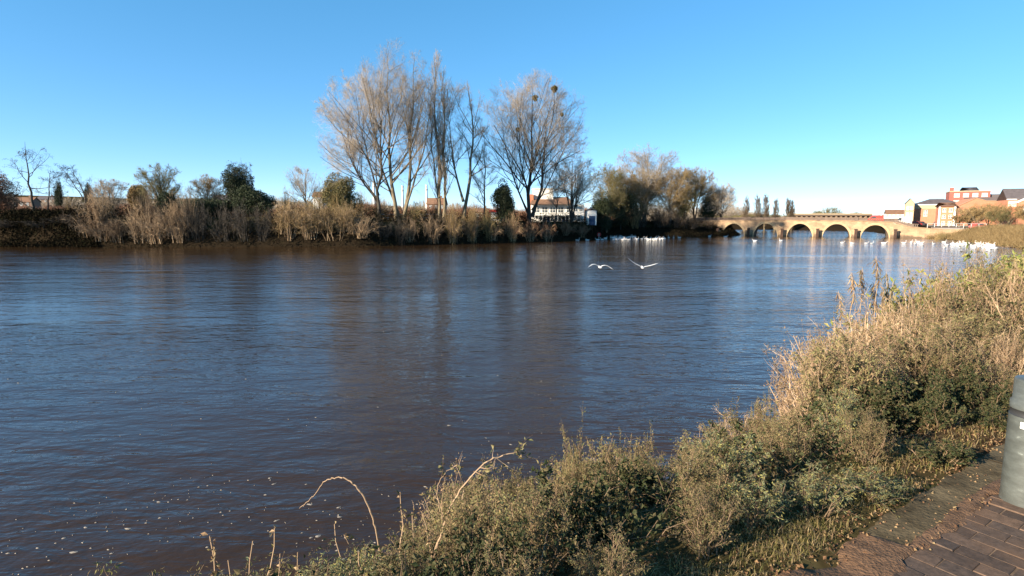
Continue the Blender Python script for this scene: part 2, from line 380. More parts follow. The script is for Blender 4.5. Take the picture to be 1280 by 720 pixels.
nt.links.new(n1.outputs['Fac'], r1.inputs['Fac']); nt.links.new(n2.outputs['Fac'], r2.inputs['Fac']); nt.links.new(r1.outputs[0], mx.inputs[1]); nt.links.new(r2.outputs[0], mx.inputs[2]); sx = node(nt, 'ShaderNodeSeparateXYZ'); nt.links.new(tc.outputs['Object'], sx.inputs[0]); th = node(nt, 'ShaderNodeMapRange'); th.inputs['From Min'].default_value = -90; th.inputs['From Max'].default_value = -60; th.inputs['To Min'].default_value = 5.0; th.inputs['To Max'].default_value = 2.9  # low slopes: wet mud; far-left bank: shade painted dark up to its top
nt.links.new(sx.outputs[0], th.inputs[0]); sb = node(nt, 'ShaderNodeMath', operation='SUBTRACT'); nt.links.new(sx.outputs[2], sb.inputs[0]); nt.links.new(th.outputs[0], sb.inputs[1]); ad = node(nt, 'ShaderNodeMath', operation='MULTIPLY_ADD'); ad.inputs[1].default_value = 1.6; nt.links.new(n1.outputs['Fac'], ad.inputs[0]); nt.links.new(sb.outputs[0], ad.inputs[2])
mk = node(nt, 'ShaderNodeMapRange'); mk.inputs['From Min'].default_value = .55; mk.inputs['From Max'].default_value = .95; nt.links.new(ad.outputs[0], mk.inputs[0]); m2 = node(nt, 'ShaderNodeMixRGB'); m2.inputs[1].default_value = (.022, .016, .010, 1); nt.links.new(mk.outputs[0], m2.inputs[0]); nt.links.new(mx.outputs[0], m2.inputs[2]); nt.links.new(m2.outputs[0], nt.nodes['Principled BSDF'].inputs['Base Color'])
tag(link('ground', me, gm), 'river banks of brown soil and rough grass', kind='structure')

# water: brown river, ripples mostly lying across the view
wm = bpy.data.materials.new('river_water'); wm.use_nodes = True; nt = wm.node_tree; pb = nt.nodes['Principled BSDF']
pb.inputs['Base Color'].default_value = (.036, .020, .009, 1); pb.inputs['Roughness'].default_value = .07; pb.inputs['IOR'].default_value = 1.33; pb.inputs['Specular IOR Level'].default_value = .5
tc = node(nt, 'ShaderNodeTexCoord')
def wnoise(sc, rot, stretch, det, dist=0.):
    mp = node(nt, 'ShaderNodeMapping'); mp.inputs['Rotation'].default_value = (0, 0, R(rot)); mp.inputs['Scale'].default_value = (stretch, 1, 1)
    n = node(nt, 'ShaderNodeTexNoise', Scale=sc, Detail=det, Roughness=.55, Distortion=dist)
    nt.links.new(tc.outputs['Object'], mp.inputs['Vector']); nt.links.new(mp.outputs[0], n.inputs['Vector']); return n
def mth(op, a, b):
    m_ = node(nt, 'ShaderNodeMath', operation=op)
    for k, v in enumerate((a, b)):
        if isinstance(v, (int, float)): m_.inputs[k].default_value = v
        else: nt.links.new(v, m_.inputs[k])
    return m_.outputs[0]
na, nb, nc, nd = wnoise(.55, -12, .35, 3., .6), wnoise(1.7, 8, .42, 3., .4), wnoise(5.5, -5, .5, 3., .2), wnoise(.06, 20, .35, 4., .5)
patch = node(nt, 'ShaderNodeMapRange'); patch.inputs['From Min'].default_value = .35; patch.inputs['From Max'].default_value = .62; patch.inputs['To Min'].default_value = .35; patch.inputs['To Max'].default_value = 1.15
nt.links.new(nd.outputs['Fac'], patch.inputs['Value'])
h = mth('ADD', mth('MULTIPLY', na.outputs['Fac'], .22), mth('ADD', mth('MULTIPLY', nb.outputs['Fac'], .125), mth('MULTIPLY', nc.outputs['Fac'], .046)))
h = mth('MULTIPLY', h, patch.outputs[0])
bp = node(nt, 'ShaderNodeBump', Strength=1., Distance=.62); nt.links.new(h, bp.inputs['Height']); nt.links.new(bp.outputs[0], pb.inputs['Normal'])
V = [[-4000, -300, 0], [4000, -300, 0], [4000, 7000, 0], [-4000, 7000, 0]]
# only the river is a water surface: a polygon a little wider than the channel
import bmesh
def river_sheet():
    bm = bmesh.new(); ro, lo = [], []
    k = 60
    def res(line, k):
        d = np.concatenate([[0], np.cumsum(np.hypot(*np.diff(line, axis=0).T))]); t = np.linspace(0, d[-1], k); return np.column_stack([np.interp(t, d, line[:, 0]), np.interp(t, d, line[:, 1])])
    poly = np.vstack([right, left[::-1]])
    vs = [bm.verts.new((p[0], p[1], 0)) for p in poly]; f = bm.faces.new(vs)
    # push the shoreline outwards so the bank cuts the sheet
    bmesh.ops.inset_region(bm, faces=[f], thickness=-3., use_boundary=True, use_even_offset=True) if False else None
    me = bpy.data.meshes.new('water'); bmesh.ops.triangulate(bm, faces=bm.faces[:]); bm.to_mesh(me); bm.free(); return me
def offset(line, d):
    t = np.gradient(line, axis=0); t /= np.linalg.norm(t, axis=1, keepdims=True); return line + np.column_stack([t[:, 1], -t[:, 0]]) * d
right0, left0 = right, left
right = offset(right0, 1.2); left = offset(left0, -1.2)
wme = river_sheet(); right, left = right0, left0
wo = tag(link('water', wme, wm), 'brown river reflecting the sky', kind='structure')

# sky and sun
SUN_AZ, SUN_EL = 238., 19.      # clockwise from +Y, towards the sun
w = bpy.data.worlds.new('World'); scene.world = w; w.use_nodes = True; nt = w.node_tree
sky = nt.nodes.new('ShaderNodeTexSky'); sky.sky_type = 'NISHITA'; sky.sun_disc = False; sky.sun_elevation = R(SUN_EL); sky.sun_rotation = R(SUN_AZ)
sky.altitude = 3000; sky.air_density = .8; sky.dust_density = 0.; sky.ozone_density = 4.
hs_ = nt.nodes.new('ShaderNodeHueSaturation'); hs_.inputs['Saturation'].default_value = 1.21; gm_ = nt.nodes.new('ShaderNodeGamma'); gm_.inputs[1].default_value = .61
nt.links.new(sky.outputs[0], hs_.inputs['Color']); nt.links.new(hs_.outputs[0], gm_.inputs[0]); nt.links.new(gm_.outputs[0], nt.nodes['Background'].inputs[0]); nt.nodes['Background'].inputs[1].default_value = .15
sd = bpy.data.lights.new('sun', 'SUN'); so = bpy.data.objects.new('sun', sd); COL.objects.link(so)
sd.energy = 4.5; sd.angle = R(.5); sd.color = (1, .86, .68)
tr = np.array([-math.sin(R(SUN_AZ)) * math.cos(R(SUN_EL)), -math.cos(R(SUN_AZ)) * math.cos(R(SUN_EL)), -math.sin(R(SUN_EL))])
from mathutils import Vector, Matrix
so.rotation_euler = Vector(tr).to_track_quat('-Z', 'Y').to_euler()
scene.view_settings.view_transform = 'Standard'; scene.view_settings.look = 'None'; scene.view_settings.exposure = 1.62; scene.view_settings.gamma = 1
scene.cycles.max_bounces = 6; scene.cycles.diffuse_bounces = 2; scene.cycles.transparent_max_bounces = 4
scene.cycles.use_denoising = True

# ------------------------------------------------------------------ near path
def frame_sn(o): o.rotation_euler = (0, 0, math.atan2(U[1], U[0])); return o     # local x = along path, local y = towards the river
pm = bpy.data.materials.new('clay_paver'); pm.use_nodes = True; nt = pm.node_tree; b_ = nt.nodes['Principled BSDF']; b_.inputs['Roughness'].default_value = .8; b_.inputs['Specular IOR Level'].default_value = .25
g = node(nt, 'ShaderNodeNewGeometry'); r = node(nt, 'ShaderNodeValToRGB'); e = r.color_ramp.elements
e[0].color = (.066, .046, .034, 1); e[1].color = (.13, .084, .056, 1); e[1].position = .9; k_ = e.new(.5); k_.color = (.083, .060, .046, 1)
n = node(nt, 'ShaderNodeTexNoise', Scale=26., Detail=9., Roughness=.75); tcx = node(nt, 'ShaderNodeTexCoord'); nt.links.new(tcx.outputs['Object'], n.inputs['Vector'])
r2 = node(nt, 'ShaderNodeValToRGB'); r2.color_ramp.elements[0].position = .3; r2.color_ramp.elements[0].color = (.5, .5, .5, 1); r2.color_ramp.elements[1].position = .75; r2.color_ramp.elements[1].color = (1.7, 1.6, 1.5, 1)
n3 = node(nt, 'ShaderNodeTexNoise', Scale=2.2, Detail=5.); nt.links.new(tcx.outputs['Object'], n3.inputs['Vector']); r3 = node(nt, 'ShaderNodeValToRGB'); r3.color_ramp.elements[0].position = .48; r3.color_ramp.elements[1].position = .62
mx = node(nt, 'ShaderNodeMixRGB', blend_type='MULTIPLY'); mx.inputs[0].default_value = 1.; nt.links.new(g.outputs['Random Per Island'], r.inputs['Fac']); nt.links.new(n.outputs['Fac'], r2.inputs['Fac'])
nt.links.new(r.outputs[0], mx.inputs[1]); nt.links.new(r2.outputs[0], mx.inputs[2])
m2 = node(nt, 'ShaderNodeMixRGB'); m2.inputs[2].default_value = (.14, .08, .045, 1); m3 = node(nt, 'ShaderNodeMath', operation='MULTIPLY'); m3.inputs[1].default_value = .55
nt.links.new(n3.outputs['Fac'], r3.inputs['Fac']); nt.links.new(r3.outputs[0], m3.inputs[0]); nt.links.new(m3.outputs[0], m2.inputs[0]); nt.links.new(mx.outputs[0], m2.inputs[1]); nt.links.new(m2.outputs[0], b_.inputs['Base Color'])
bp = node(nt, 'ShaderNodeBump', Strength=.5, Distance=.004); nt.links.new(n.outputs['Fac'], bp.inputs['Height']); nt.links.new(bp.outputs[0], b_.inputs['Normal'])
PE, SE = 1.14, 1.44
mb = MB(); V = []; F = []; S0, S1 = -4.0, 14.0; Lp, Wp, gp = .235, .115, .005
cols = int((S1 - S0) / Wp); rows = int(5.2 / Lp); c = 0; cnt = 0
Vs = []
for a in range(cols):
    for bq in range(rows + 1):
        x0 = S0 + a * Wp; y1 = PE - bq * Lp + (Lp * .5 if a % 2 else 0); y0 = y1 - Lp; y1 = min(y1, PE)
        if y1 - y0 < .05: continue
        j1, j2, tz = rng.normal(0, .0015), rng.normal(0, .0015), rng.normal(0, .0016); q = .0035
        X0, X1, Y0, Y1 = x0 + gp / 2 + j1, x0 + Wp - gp / 2 + j1, y0 + gp / 2 + j2, y1 - gp / 2 + j2; z = 3.252 + tz; tl = rng.normal(0, .0015)
        Vs.append([[X0, Y0, 3.2], [X1, Y0, 3.2], [X1, Y1, 3.2], [X0, Y1, 3.2], [X0, Y0, z - q], [X1, Y0, z - q], [X1, Y1, z - q], [X0, Y1, z - q], [X0 + q, Y0 + q, z - tl], [X1 - q, Y0 + q, z + tl], [X1 - q, Y1 - q, z + tl], [X0 + q, Y1 - q, z - tl]])
nb_ = len(Vs); base = (np.arange(nb_) * 12)[:, None]
fq = [[0, 1, 5, 4], [1, 2, 6, 5], [2, 3, 7, 6], [3, 0, 4, 7], [4, 5, 9, 8], [5, 6, 10, 9], [6, 7, 11, 10], [7, 4, 8, 11], [8, 9, 10, 11]]
me = mesh_np('path', np.array(Vs).reshape(-1, 3), [np.concatenate([base + np.array([f]) for f in fq])])
tag(frame_sn(link('path', me, pm)), 'dark brick paved riverside path', kind='structure')
tag(frame_sn(MB().add([[S0, PE - 5.2, 3.2475], [S1, PE - 5.2, 3.2475], [S1, PE + .01, 3.2475], [S0, PE + .01, 3.2475]], [[0, 1, 2, 3]]).build('path_joint_sand', mat('joint_sand', (.16, .105, .065), .95, noise=.5, nscale=8))), 'sandy soil in the joints of the paved path', kind='structure')
# mossy concrete edging between pavers and verge: slabs with worn corners
em = mat('mossy_concrete', (.098, .076, .045), .95, spec=.05, noise=.6, nscale=4, bump=.5, bscale=40)
mb = MB(); s = 3.28
while s < 14:
    L = rng.uniform(1.7, 2.2); k = 50
    xs = np.linspace(s + .006, s + L - .006, k); yo = SE - .02 - .03 * np.abs(np.sin(xs * 7)) - rng.random(k) * .012; yi = PE + .02 + rng.random(k) * .012
    zz = 3.258 + .004 * np.sin(xs * 9)
    V = np.concatenate([np.column_stack([xs, yi, zz * 0 + 3.2]), np.column_stack([xs, yi, zz - .008]), np.column_stack([xs, yi + .012, zz]), np.column_stack([xs, yo - .015, zz]), np.column_stack([xs, yo, zz - .012]), np.column_stack([xs, yo, zz * 0 + 3.2])])
    F = [[r_ * k + i, r_ * k + i + 1, (r_ + 1) * k + i + 1, (r_ + 1) * k + i] for r_ in range(5) for i in range(k - 1)]
    mb.add(V, F); s += L
sx = np.linspace(-4, 14, 700); wv = .018 + .014 * np.sin(sx * 5.3) + .012 * np.sin(sx * 17) + .01 * np.sin(sx * 41) + rng.random(700) * .012; wv = np.clip(wv, .003, 1) * np.where(sx > 3.3, 1, 1.6); wo_ = .012 + rng.random(700) * .015 + np.clip(.02 * np.sin(sx * 3.1 + 1), 0, 1) + (sx < 3.29) * (.20 + .05 * np.sin(sx * 6) + .03 * np.sin(sx * 15))
V = np.concatenate([np.column_stack([sx, PE - wv, sx * 0 + 3.2535]), np.column_stack([sx, PE + sx * 0 + .01, 3.2635 + .004 * rng.random(700)]), np.column_stack([sx, PE + .02 + wo_, sx * 0 + 3.2615 - .012 * (sx < 3.3)]), np.column_stack([sx, PE + .03 + wo_, sx * 0 + 3.23])])
tag(frame_sn(MB().add(V, [[r_ * 700 + i, r_ * 700 + i + 1, (r_ + 1) * 700 + i + 1, (r_ + 1) * 700 + i] for r_ in range(3) for i in range(699)]).build('path_soil_edge', mat('red_brown_soil', (.14, .078, .042), .95, noise=.5, nscale=14, bump=.8, bscale=60), smooth=True)), 'red brown soil crept over the path edge', kind='structure')
tag(frame_sn(mb.build('kerb', em, smooth=False)), 'mossy concrete edging strip', kind='structure')

def gsn(s, n): p = sn(s, n); return gz(p[0], p[1])
def G(S, Nn): Pp = S[:, None] * U + Nn[:, None] * N; return Pp, ground(Pp)

# grass on the verge (one mass, nobody could count the blades)
def blades(S, Nn, hgt, wd, name, m, lab, lean=.9, seed=3):
    rg = np.random.default_rng(seed); P, z = G(S, Nn); n = len(S)
    B = np.column_stack([P, z - .01]); a = rg.uniform(0, 2 * np.pi, n); d = np.column_stack([np.cos(a), np.sin(a), a * 0]); side = np.column_stack([-np.sin(a), np.cos(a), a * 0])
    h = rg.uniform(*hgt, n)[:, None]; w_ = rg.uniform(*wd, n)[:, None] / 2; ln = rg.uniform(.1, lean * 2, n)[:, None]
    m1 = B + np.array([0, 0, 1]) * h * .6 + d * h * ln * .35; tp = B + np.array([0, 0, 1]) * h * (1 - ln * .35) + d * h * ln
    V = np.stack([B - side * w_, B + side * w_, m1 + side * w_ * .7, m1 - side * w_ * .7, tp], 1).reshape(-1, 3); b = (np.arange(n) * 5)[:, None]
    me = mesh_np(name, V, [b + np.array([[0, 1, 2, 3]]), b + np.array([[3, 2, 4]])]); return tag(link(name, me, m), lab, kind='stuff')
ng = 26000; S = rng.uniform(-2, 12, ng); Nn = SE - .01 + np.abs(rng.normal(0, .17, ng)) * (1 + .2 * np.clip(S - 3, 0, 5)); S[:9000] = rng.uniform(.5, 5, 9000)
pn = vnoise(np.column_stack([S, Nn]), .25, 4); keep = pn + rng.normal(0, .3, ng) > -.15
blades(S[keep], Nn[keep], (.02, .085), (.002, .006), 'grass', M['grass'], 'short yellow green grass along the path edge')
nn = 9000; S = rng.uniform(-2, 14, nn); Nn = SE - .05 + np.abs(rng.normal(0, .5, nn)); Nn[:260] = rng.uniform(PE - .03, PE + .05, 260); S[:260] = rng.uniform(-1, 6, 260); Nn[300:1900] = rng.uniform(PE + .02, SE + .05, 1600); S[300:1900] = rng.uniform(-.5, 3.3, 1600)
P, z = G(S, Nn); B = np.column_stack([P, z + .004 + ((Nn < SE) & (S > 3.3)) * .018]); Pp = np.stack([B, B + rng.normal(size=B.shape) * [.01, .01, .004]], 1)
V, F = leaves(Pp, 1, (.008, .030), rng, .7, .0, 0, .0, .3); tag(MB().add(V, F).build('leaf_litter', M['litter']), 'fallen brown leaves along the path edge', kind='stuff')
# small stones / soil crumbs
nn = 2500; S = rng.uniform(-1, 8, nn); Nn = rng.uniform(PE - .05, SE + .5, nn); P, z = G(S, Nn); C_ = np.column_stack([P, z + .004 + ((Nn < SE) & (S > 3.3)) * .014]); rr = rng.uniform(.003, .011, nn)[:, None]
oct_ = np.array([[1, 0, 0], [0, 1, 0], [-1, 0, 0], [0, -1, 0], [0, 0, .7], [0, 0, -.7]]); V = (C_[:, None] + oct_[None] * rr[:, None] * rng.uniform(.6, 1.3, (nn, 6, 3))).reshape(-1, 3); b = (np.arange(nn) * 6)[:, None]
F = np.concatenate([b + np.array([f]) for f in ([0, 1, 4], [1, 2, 4], [2, 3, 4], [3, 0, 4], [1, 0, 5], [2, 1, 5], [3, 2, 5], [0, 3, 5])])
tag(MB().add(V, F).build('soil_crumbs', M['litter']), 'loose soil crumbs beside the edging', kind='stuff')

# ------------------------------------------------------------------ bollard
bx = on_z(1281, 627, 3.25); bz = 3.25; H = .78; rb = .124
bt = thing('bollard', (bx[0], bx[1], bz), 'scuffed grey green metal bollard on the brick path', 'bollard')
pmn = mat('grey_green_paint', (.17, .215, .20), .42, metal=.15, spec=.5, bump=.04, bscale=30); nt = pmn.node_tree
tcx = node(nt, 'ShaderNodeTexCoord'); mp = node(nt, 'ShaderNodeMapping'); mp.inputs['Scale'].default_value = (1, 1, 2.5); n = node(nt, 'ShaderNodeTexNoise', Scale=7., Detail=8., Roughness=.7); r = node(nt, 'ShaderNodeValToRGB')
r.color_ramp.elements[0].position = .42; r.color_ramp.elements[0].color = (.070, .076, .068, 1); r.color_ramp.elements[1].position = .62; r.color_ramp.elements[1].color = (.10, .11, .10, 1)
e = r.color_ramp.elements.new(.70); e.color = (.22, .24, .22, 1)
nt.links.new(tcx.outputs['Object'], mp.inputs[0]); nt.links.new(mp.outputs[0], n.inputs['Vector']); nt.links.new(n.outputs['Fac'], r.inputs[0]); nt.links.new(r.outputs[0], nt.nodes['Principled BSDF'].inputs['Base Color'])
MB().lathe([(rb, -.03), (rb, .02), (rb * .985, .05), (rb * .985, H - .225)], 64).build('post', pmn, bt, True)
MB().lathe([(rb * .985, H - .225), (rb * .95, H - .222), (rb * .95, H - .185), (rb * .985, H - .182)], 64).build('band', mat('dark_band', (.03, .03, .03), .5), bt, True)
MB().lathe([(rb * .985, H - .182), (rb * .985, H - .14), (rb * .91, H - .132), (rb * .91, H - .01), (rb * .88, H), (rb * .84, H + .004), (.0001, H + .014)], 64).build('cap', pmn, bt, True)
mb = MB(); a0 = math.atan2(-bx[1], -bx[0])
for k_ in range(1):
    a = np.linspace(a0 - .50 + k_ * 1.9, a0 + .12 + k_ * 1.9, 10); rr_ = rb * .985 + .0015
    V = [[rr_ * math.cos(t), rr_ * math.sin(t), z_] for z_ in (H - .29, H - .25) for t in a] ; mb.add(V, [[i, i + 1, 11 + i, 10 + i] for i in range(9)])
mb.build('worn_highlight', mat('worn_highlight_white', (.7, .7, .62), .3), bt)  # white patch: worn paint with its highlight painted in

# ------------------------------------------------------------------ foam flecks on the water
nf = 900; px = np.concatenate([rng.uniform(-60, 640, 520), rng.uniform(0, 1000, 380)]); py = np.concatenate([rng.uniform(540, 760, 520), 400 + 330 * rng.random(380) ** .7])
C_ = np.array([on_z(a, b_, .006) for a, b_ in zip(px, py)]); st_ = np.sin(C_[:, 0] * .35 + C_[:, 1] * 1.15 + 1.6 * np.sin(C_[:, 0] * .5)) + .6 * np.sin(C_[:, 0] * 1.1 - C_[:, 1] * .4); C_ = C_[st_ + rng.normal(0, .35, nf) > .15]; nf = len(C_); rr = rng.gamma(2.0, .0055, nf).clip(.005, .034)[:, None]; seg = 7; a = np.linspace(0, 2 * np.pi, seg, endpoint=False)
rot = rng.uniform(-.5, .9, nf); ring = np.stack([np.cos(a)[None] * rr * rng.uniform(1, 2.2, (nf, 1)), np.sin(a)[None] * rr], -1) * rng.uniform(.7, 1.2, (nf, seg, 1))
cs, sn_ = np.cos(rot)[:, None], np.sin(rot)[:, None]; rx = ring[..., 0] * cs - ring[..., 1] * sn_; ry = ring[..., 0] * sn_ + ring[..., 1] * cs
V = np.concatenate([np.stack([C_[:, None, 0] + rx, C_[:, None, 1] + ry, np.full((nf, seg), .002)], -1), C_[:, None] + np.array([0, 0, .006])], 1).reshape(-1, 3); b = (np.arange(nf) * (seg + 1))[:, None]
F = np.concatenate([b + np.array([[i, (i + 1) % seg, seg]]) for i in range(seg)]); tag(MB().add(V, F).build('foam_flecks', M['foam']), 'pale foam flecks drifting on the brown water', kind='stuff')

# ------------------------------------------------------------------ near bank plants
SIL = np.array([(-300, 800), (230, 735), (260, 700), (300, 712), (420, 700), (470, 672), (500, 640), (545, 650), (575, 598), (620, 588), (660, 592), (705, 600), (722, 556), (765, 545), (800, 560), (860, 555), (900, 520), (950, 494), (1000, 500), (1018, 470), (1035, 410), (1100, 392), (1150, 345), (1180, 330), (1215, 318), (1280, 311), (1600, 305)])
def sil(px): return np.interp(px, SIL[:, 0], SIL[:, 1])
def leafy(seed, nst, h, spread, lm, sm_, leaf, per, wid, hang, up=.15, l3=4, name='foliage'):
    """unit plant: stems mesh and foliage mesh"""
    rg = np.random.default_rng(seed); P0 = []; R0 = []
    for k in range(nst):
        a = rg.uniform(0, 2 * np.pi); q = spread * rg.random() ** .6; hh = h * rg.uniform(.6, 1) * (1 - .25 * q / max(spread, .01))
        st = np.array([np.cos(a), np.sin(a), 0]) * q * .35
        P0.append(stem_line(st - [0, 0, .08], [np.cos(a) * q, np.sin(a) * q, hh], 7, .10, rg)); R0.append(np.linspace(.011, .003, 7) * rg.uniform(.6, 1.2))
    P0, R0 = np.array(P0), np.array(R0)
    P1, R1 = kids(P0, R0, 9, .2, 1, (20, 60), (.2, .5), K=4, up=up, wob=.2, rg=rg, rmin=.0022)
    P2, R2 = kids(P1, R1, l3, .2, 1, (20, 60), (.3, .7), K=3, up=up * .5, wob=.2, rg=rg, rmin=.0016)
    a = MB().tubes(P0, R0, 5).tubes(P1, R1, 3).tubes(P2, R2, 3).mesh('stems'); a.materials.append(M[sm_])
    b = MB(); V, F = leaves(P2, per, leaf, rg, wid, hang, .1, .012); b.add(V, F); V, F = leaves(P1, per * 2, leaf, rg, wid, hang, .2, .01); b.add(V, F); b = b.mesh(name); b.materials.append(M[lm])
    return a, b
protos = {
 'olive': [leafy(20 + i, 15, 1., .42, 'leaf_olive', 'stem_brown', (.012, .048), 4, .38, .45) for i in range(3)],
 'weed': [leafy(25 + i, 20, 1., .34, 'leaf_weed', 'stem_brown', (.010, .042), 6, .34, .7, .3) for i in range(3)],
 'grey': [leafy(30 + i, 16, 1., .40, 'leaf_grey', 'stem_brown', (.014, .058), 4, .32, .7) for i in range(3)],
 'tan': [leafy(40 + i, 26, 1., .50, 'leaf_tan', 'stem_tan', (.010, .026), 2, .5, .1, .2, 4) for i in range(3)],
 'dark': [leafy(50 + i, 13, .8, .48, 'leaf_ivy', 'stem_brown', (.018, .065), 5, .6, .2, .05, 3) for i in range(3)],
 'green': [leafy(60 + i, 16, 1., .55, 'leaf_green', 'stem_tan', (.03, .075), 3, .35, .3) for i in range(2)],
}
LAB = {
 'olive': ('leafy_shrub', 'olive leaved shrub, one of the sunlit tangle above the water', 'shrub', 'olive shrubs tangled along the near bank'),
 'grey': ('hanging_shrub', 'grey green narrow leaved shrub with hanging seed heads above dark water', 'shrub', 'grey green shrubs at the bottom of the near bank'),
 'weed': ('tall_weed', 'tall brownish leafy weed with upright spires against the water', 'weed', 'tall leafy weeds at the edge of the near bank'),
 'tan': ('dry_shrub', 'dry tan twiggy shrub, one of the sunlit mass by the water', 'shrub', 'dry tan shrubs along the near bank'),
 'dark': ('bramble', 'dark green bramble with broad leaves shaded beside the path verge', 'bramble', 'dark brambles between shrubs and verge'),
 'green': ('bank_shrub', 'yellow green leafy bush on the bank beyond the dry tan stems', 'bush', 'yellow green bushes further up the near bank'),
}
done = {}
def plant(kind, x, y, h, wdt, rz):
    nm, lab, cat_, grp = LAB[kind]; a, b = protos[kind][rng.integers(len(protos[kind]))]
    t = thing(nm, (x, y, gz(x, y) - .03), lab, cat_, grp, rz); t.scale = (wdt, wdt, h)
    link('stems', a, None, t); link('foliage', b, None, t); return t
np_ = 0
cands = []
for s in np.arange(-2.2, 40, .55):
    sp = 1 if s < 9 else 2 if s < 18 else 3
    if sp > 1 and int(round(s / .55)) % sp: continue
    for n in np.arange(1.66, 6.6, .55 * (1 if s < 9 else 1.3)):
        cands.append((s + rng.uniform(-.2, .2), n + rng.uniform(-.18, .18)))
for s, n in cands:
    p = sn(s, n); g0 = gz(*p); pxy = project((p[0], p[1], g0))
    if p[1] < .5 or pxy[0] < -150 or pxy[0] > 1480: continue
    # height allowed by the outline of the bank growth
    hmax = .05
    for hh in np.arange(.1, 3.4, .05):
        q = project((p[0], p[1], g0 + hh * .97))
        if q[1] < sil(q[0]): break
        hmax = hh
    cap = (.45 + (n - 1.8) * .62 if s < 5 else .5 + (n - 1.8) * .75 if s < 10 else 1.2 + (n - 1.8) * .9); h = min(hmax, cap, 2.0 if s < 10 else 3.2) * rng.uniform(.86, 1.04)
    if n > 5.6 and h < .3: continue
    if h < .16: continue
    X = pxy[0]
    if s > 5.0 and n > 4.2 and X < 1050: continue
    if s > 13: kind = 'green' if rng.random() < .75 and n > 3 else 'tan'
    elif n < 2.45 and s < 7: kind = 'dark' if rng.random() < (.55 if s > 1.6 else .3) else 'grey' if rng.random() < .6 else 'weed'
    elif s > 5.6: q_ = rng.random(); kind = 'tan' if q_ < .7 else 'weed' if q_ < .9 else 'olive'
    elif s > 2.0: q_ = rng.random(); kind = 'dark' if n < 2.9 and q_ < .25 else ('weed' if q_ < .55 else 'olive' if q_ < .85 else 'tan') if n > 3.4 else 'olive' if q_ < .62 else 'weed' if q_ < .9 else 'grey'
    else: q_ = rng.random(); kind = 'grey' if q_ < .5 else 'olive' if q_ < .75 else 'weed'
    plant(kind, p[0], p[1], h, max(.6, min(1.6, h * 1.0)) * (1.25 if s > 13 else 1) * (.8 if n < 2.2 else 1), rng.uniform(0, 6.28)); np_ += 1
print('near plants', np_)
# plumes standing above the rest of the growth
for px_, py_, n, lab in ((722, 520, 4.3, 'tallest leafy plume of the near bank, leaning over the dark water'), (714, 556, 4.0, 'leafy plume just below the tallest one'), (600, 584, 3.7, 'short leafy plume beside the arching bramble'), (768, 545, 4.2, 'brown plume between the tallest plume and the white litter'), (806, 536, 4.5, 'greenish plume above the olive shrubs'), (903, 508, 4.6, 'pale leafy plume over the olive shrubs near the blue water'), (955, 486, 4.9, 'leafy plume at the foot of the dry stems'), (870, 548, 4.4, 'brown leafy plume behind the white litter'), (640, 582, 3.9, 'grey leafy plume in the bush under the arching bramble'), (545, 655, 3.2, 'lowest leafy plume by the bare dead stalks')):
    # walk out along the sight line until the ground point lies at this distance from the path
    d = ray(px_, py_); t_ = n / float(d[:2] @ N); x, y, zt = d[0] * t_, d[1] * t_, CAMZ + d[2] * t_; g0 = gz(x, y)
    if zt - g0 < .3: continue
    a_, b_ = protos['weed'][rng.integers(3)]; t = thing('leafy_plume', (x, y, g0 - .03), lab, 'weed', None, rng.uniform(0, 6)); t.scale = (.5, .5, (zt - g0) * 1.02); link('stems', a_, None, t); link('foliage', b_, None, t)
# farther up the same bank
for (x, y) in [(a[0] + (b[0] - a[0]) * t + rng.uniform(.2, 3), a[1] + (b[1] - a[1]) * t + rng.uniform(-1, 1)) for a, b in zip(right[4:9], right[5:10]) for t in np.linspace(0, 1, 14)]:
    if y < 22: continue
    g0 = gz(x, y); q = project((x, y, g0))
    if not (1090 < q[0] < 1400): continue
    h = 1.6 + rng.random() * 1.8
    while project((x, y, g0 + h))[1] < sil(project((x, y, g0 + h))[0]) and h > .3: h *= .85
    plant('green' if rng.random() < .6 else 'tan', x, y, h, 2.0 + .8 * rng.random(), rng.uniform(0, 6)); np_ += 1

# undergrowth: ivy carpet and dead stalks over the slope
nn = 60000; S = rng.uniform(-2.5, 16, nn); S[:25000] = rng.uniform(-2, 6, 25000); Nn = rng.uniform(1.85, 6.3, nn); P, z = G(S, Nn); hgt = np.abs(rng.normal(0, .14, nn)) + .02
B = np.column_stack([P, z + hgt]); Pp = np.stack([B, B + rng.normal(size=B.shape) * .05], 1); V, F = leaves(Pp, 1, (.012, .042), rng, .6, .1, 0, .01, .3)
tag(MB().add(V, F).build('ground_cover', M['leaf_ivy']), 'low ivy and nettle leaves covering the bank under the shrubs', kind='stuff')
nn = 9000; S = rng.uniform(-2.5, 18, nn); Nn = 1.9 + 4.4 * rng.random(nn); P, z = G(S, Nn); B = np.column_stack([P, z]); D = rng.normal(size=(nn, 3)) * [.5, .5, .2] + [0, 0, .6]; L = rng.uniform(.08, .36, nn)[:, None]
M1 = B + D * L * .5; M2 = B + D * L + rng.normal(size=B.shape) * .05 - np.array([0, 0, .1]) * L
tag(MB().tubes(np.stack([B, M1, M2], 1), np.tile([.0028, .002, .001], (nn, 1)), 3).build('dead_stalks', M['stem_brown']), 'tangle of dead tan stalks between the shrubs', kind='stuff')

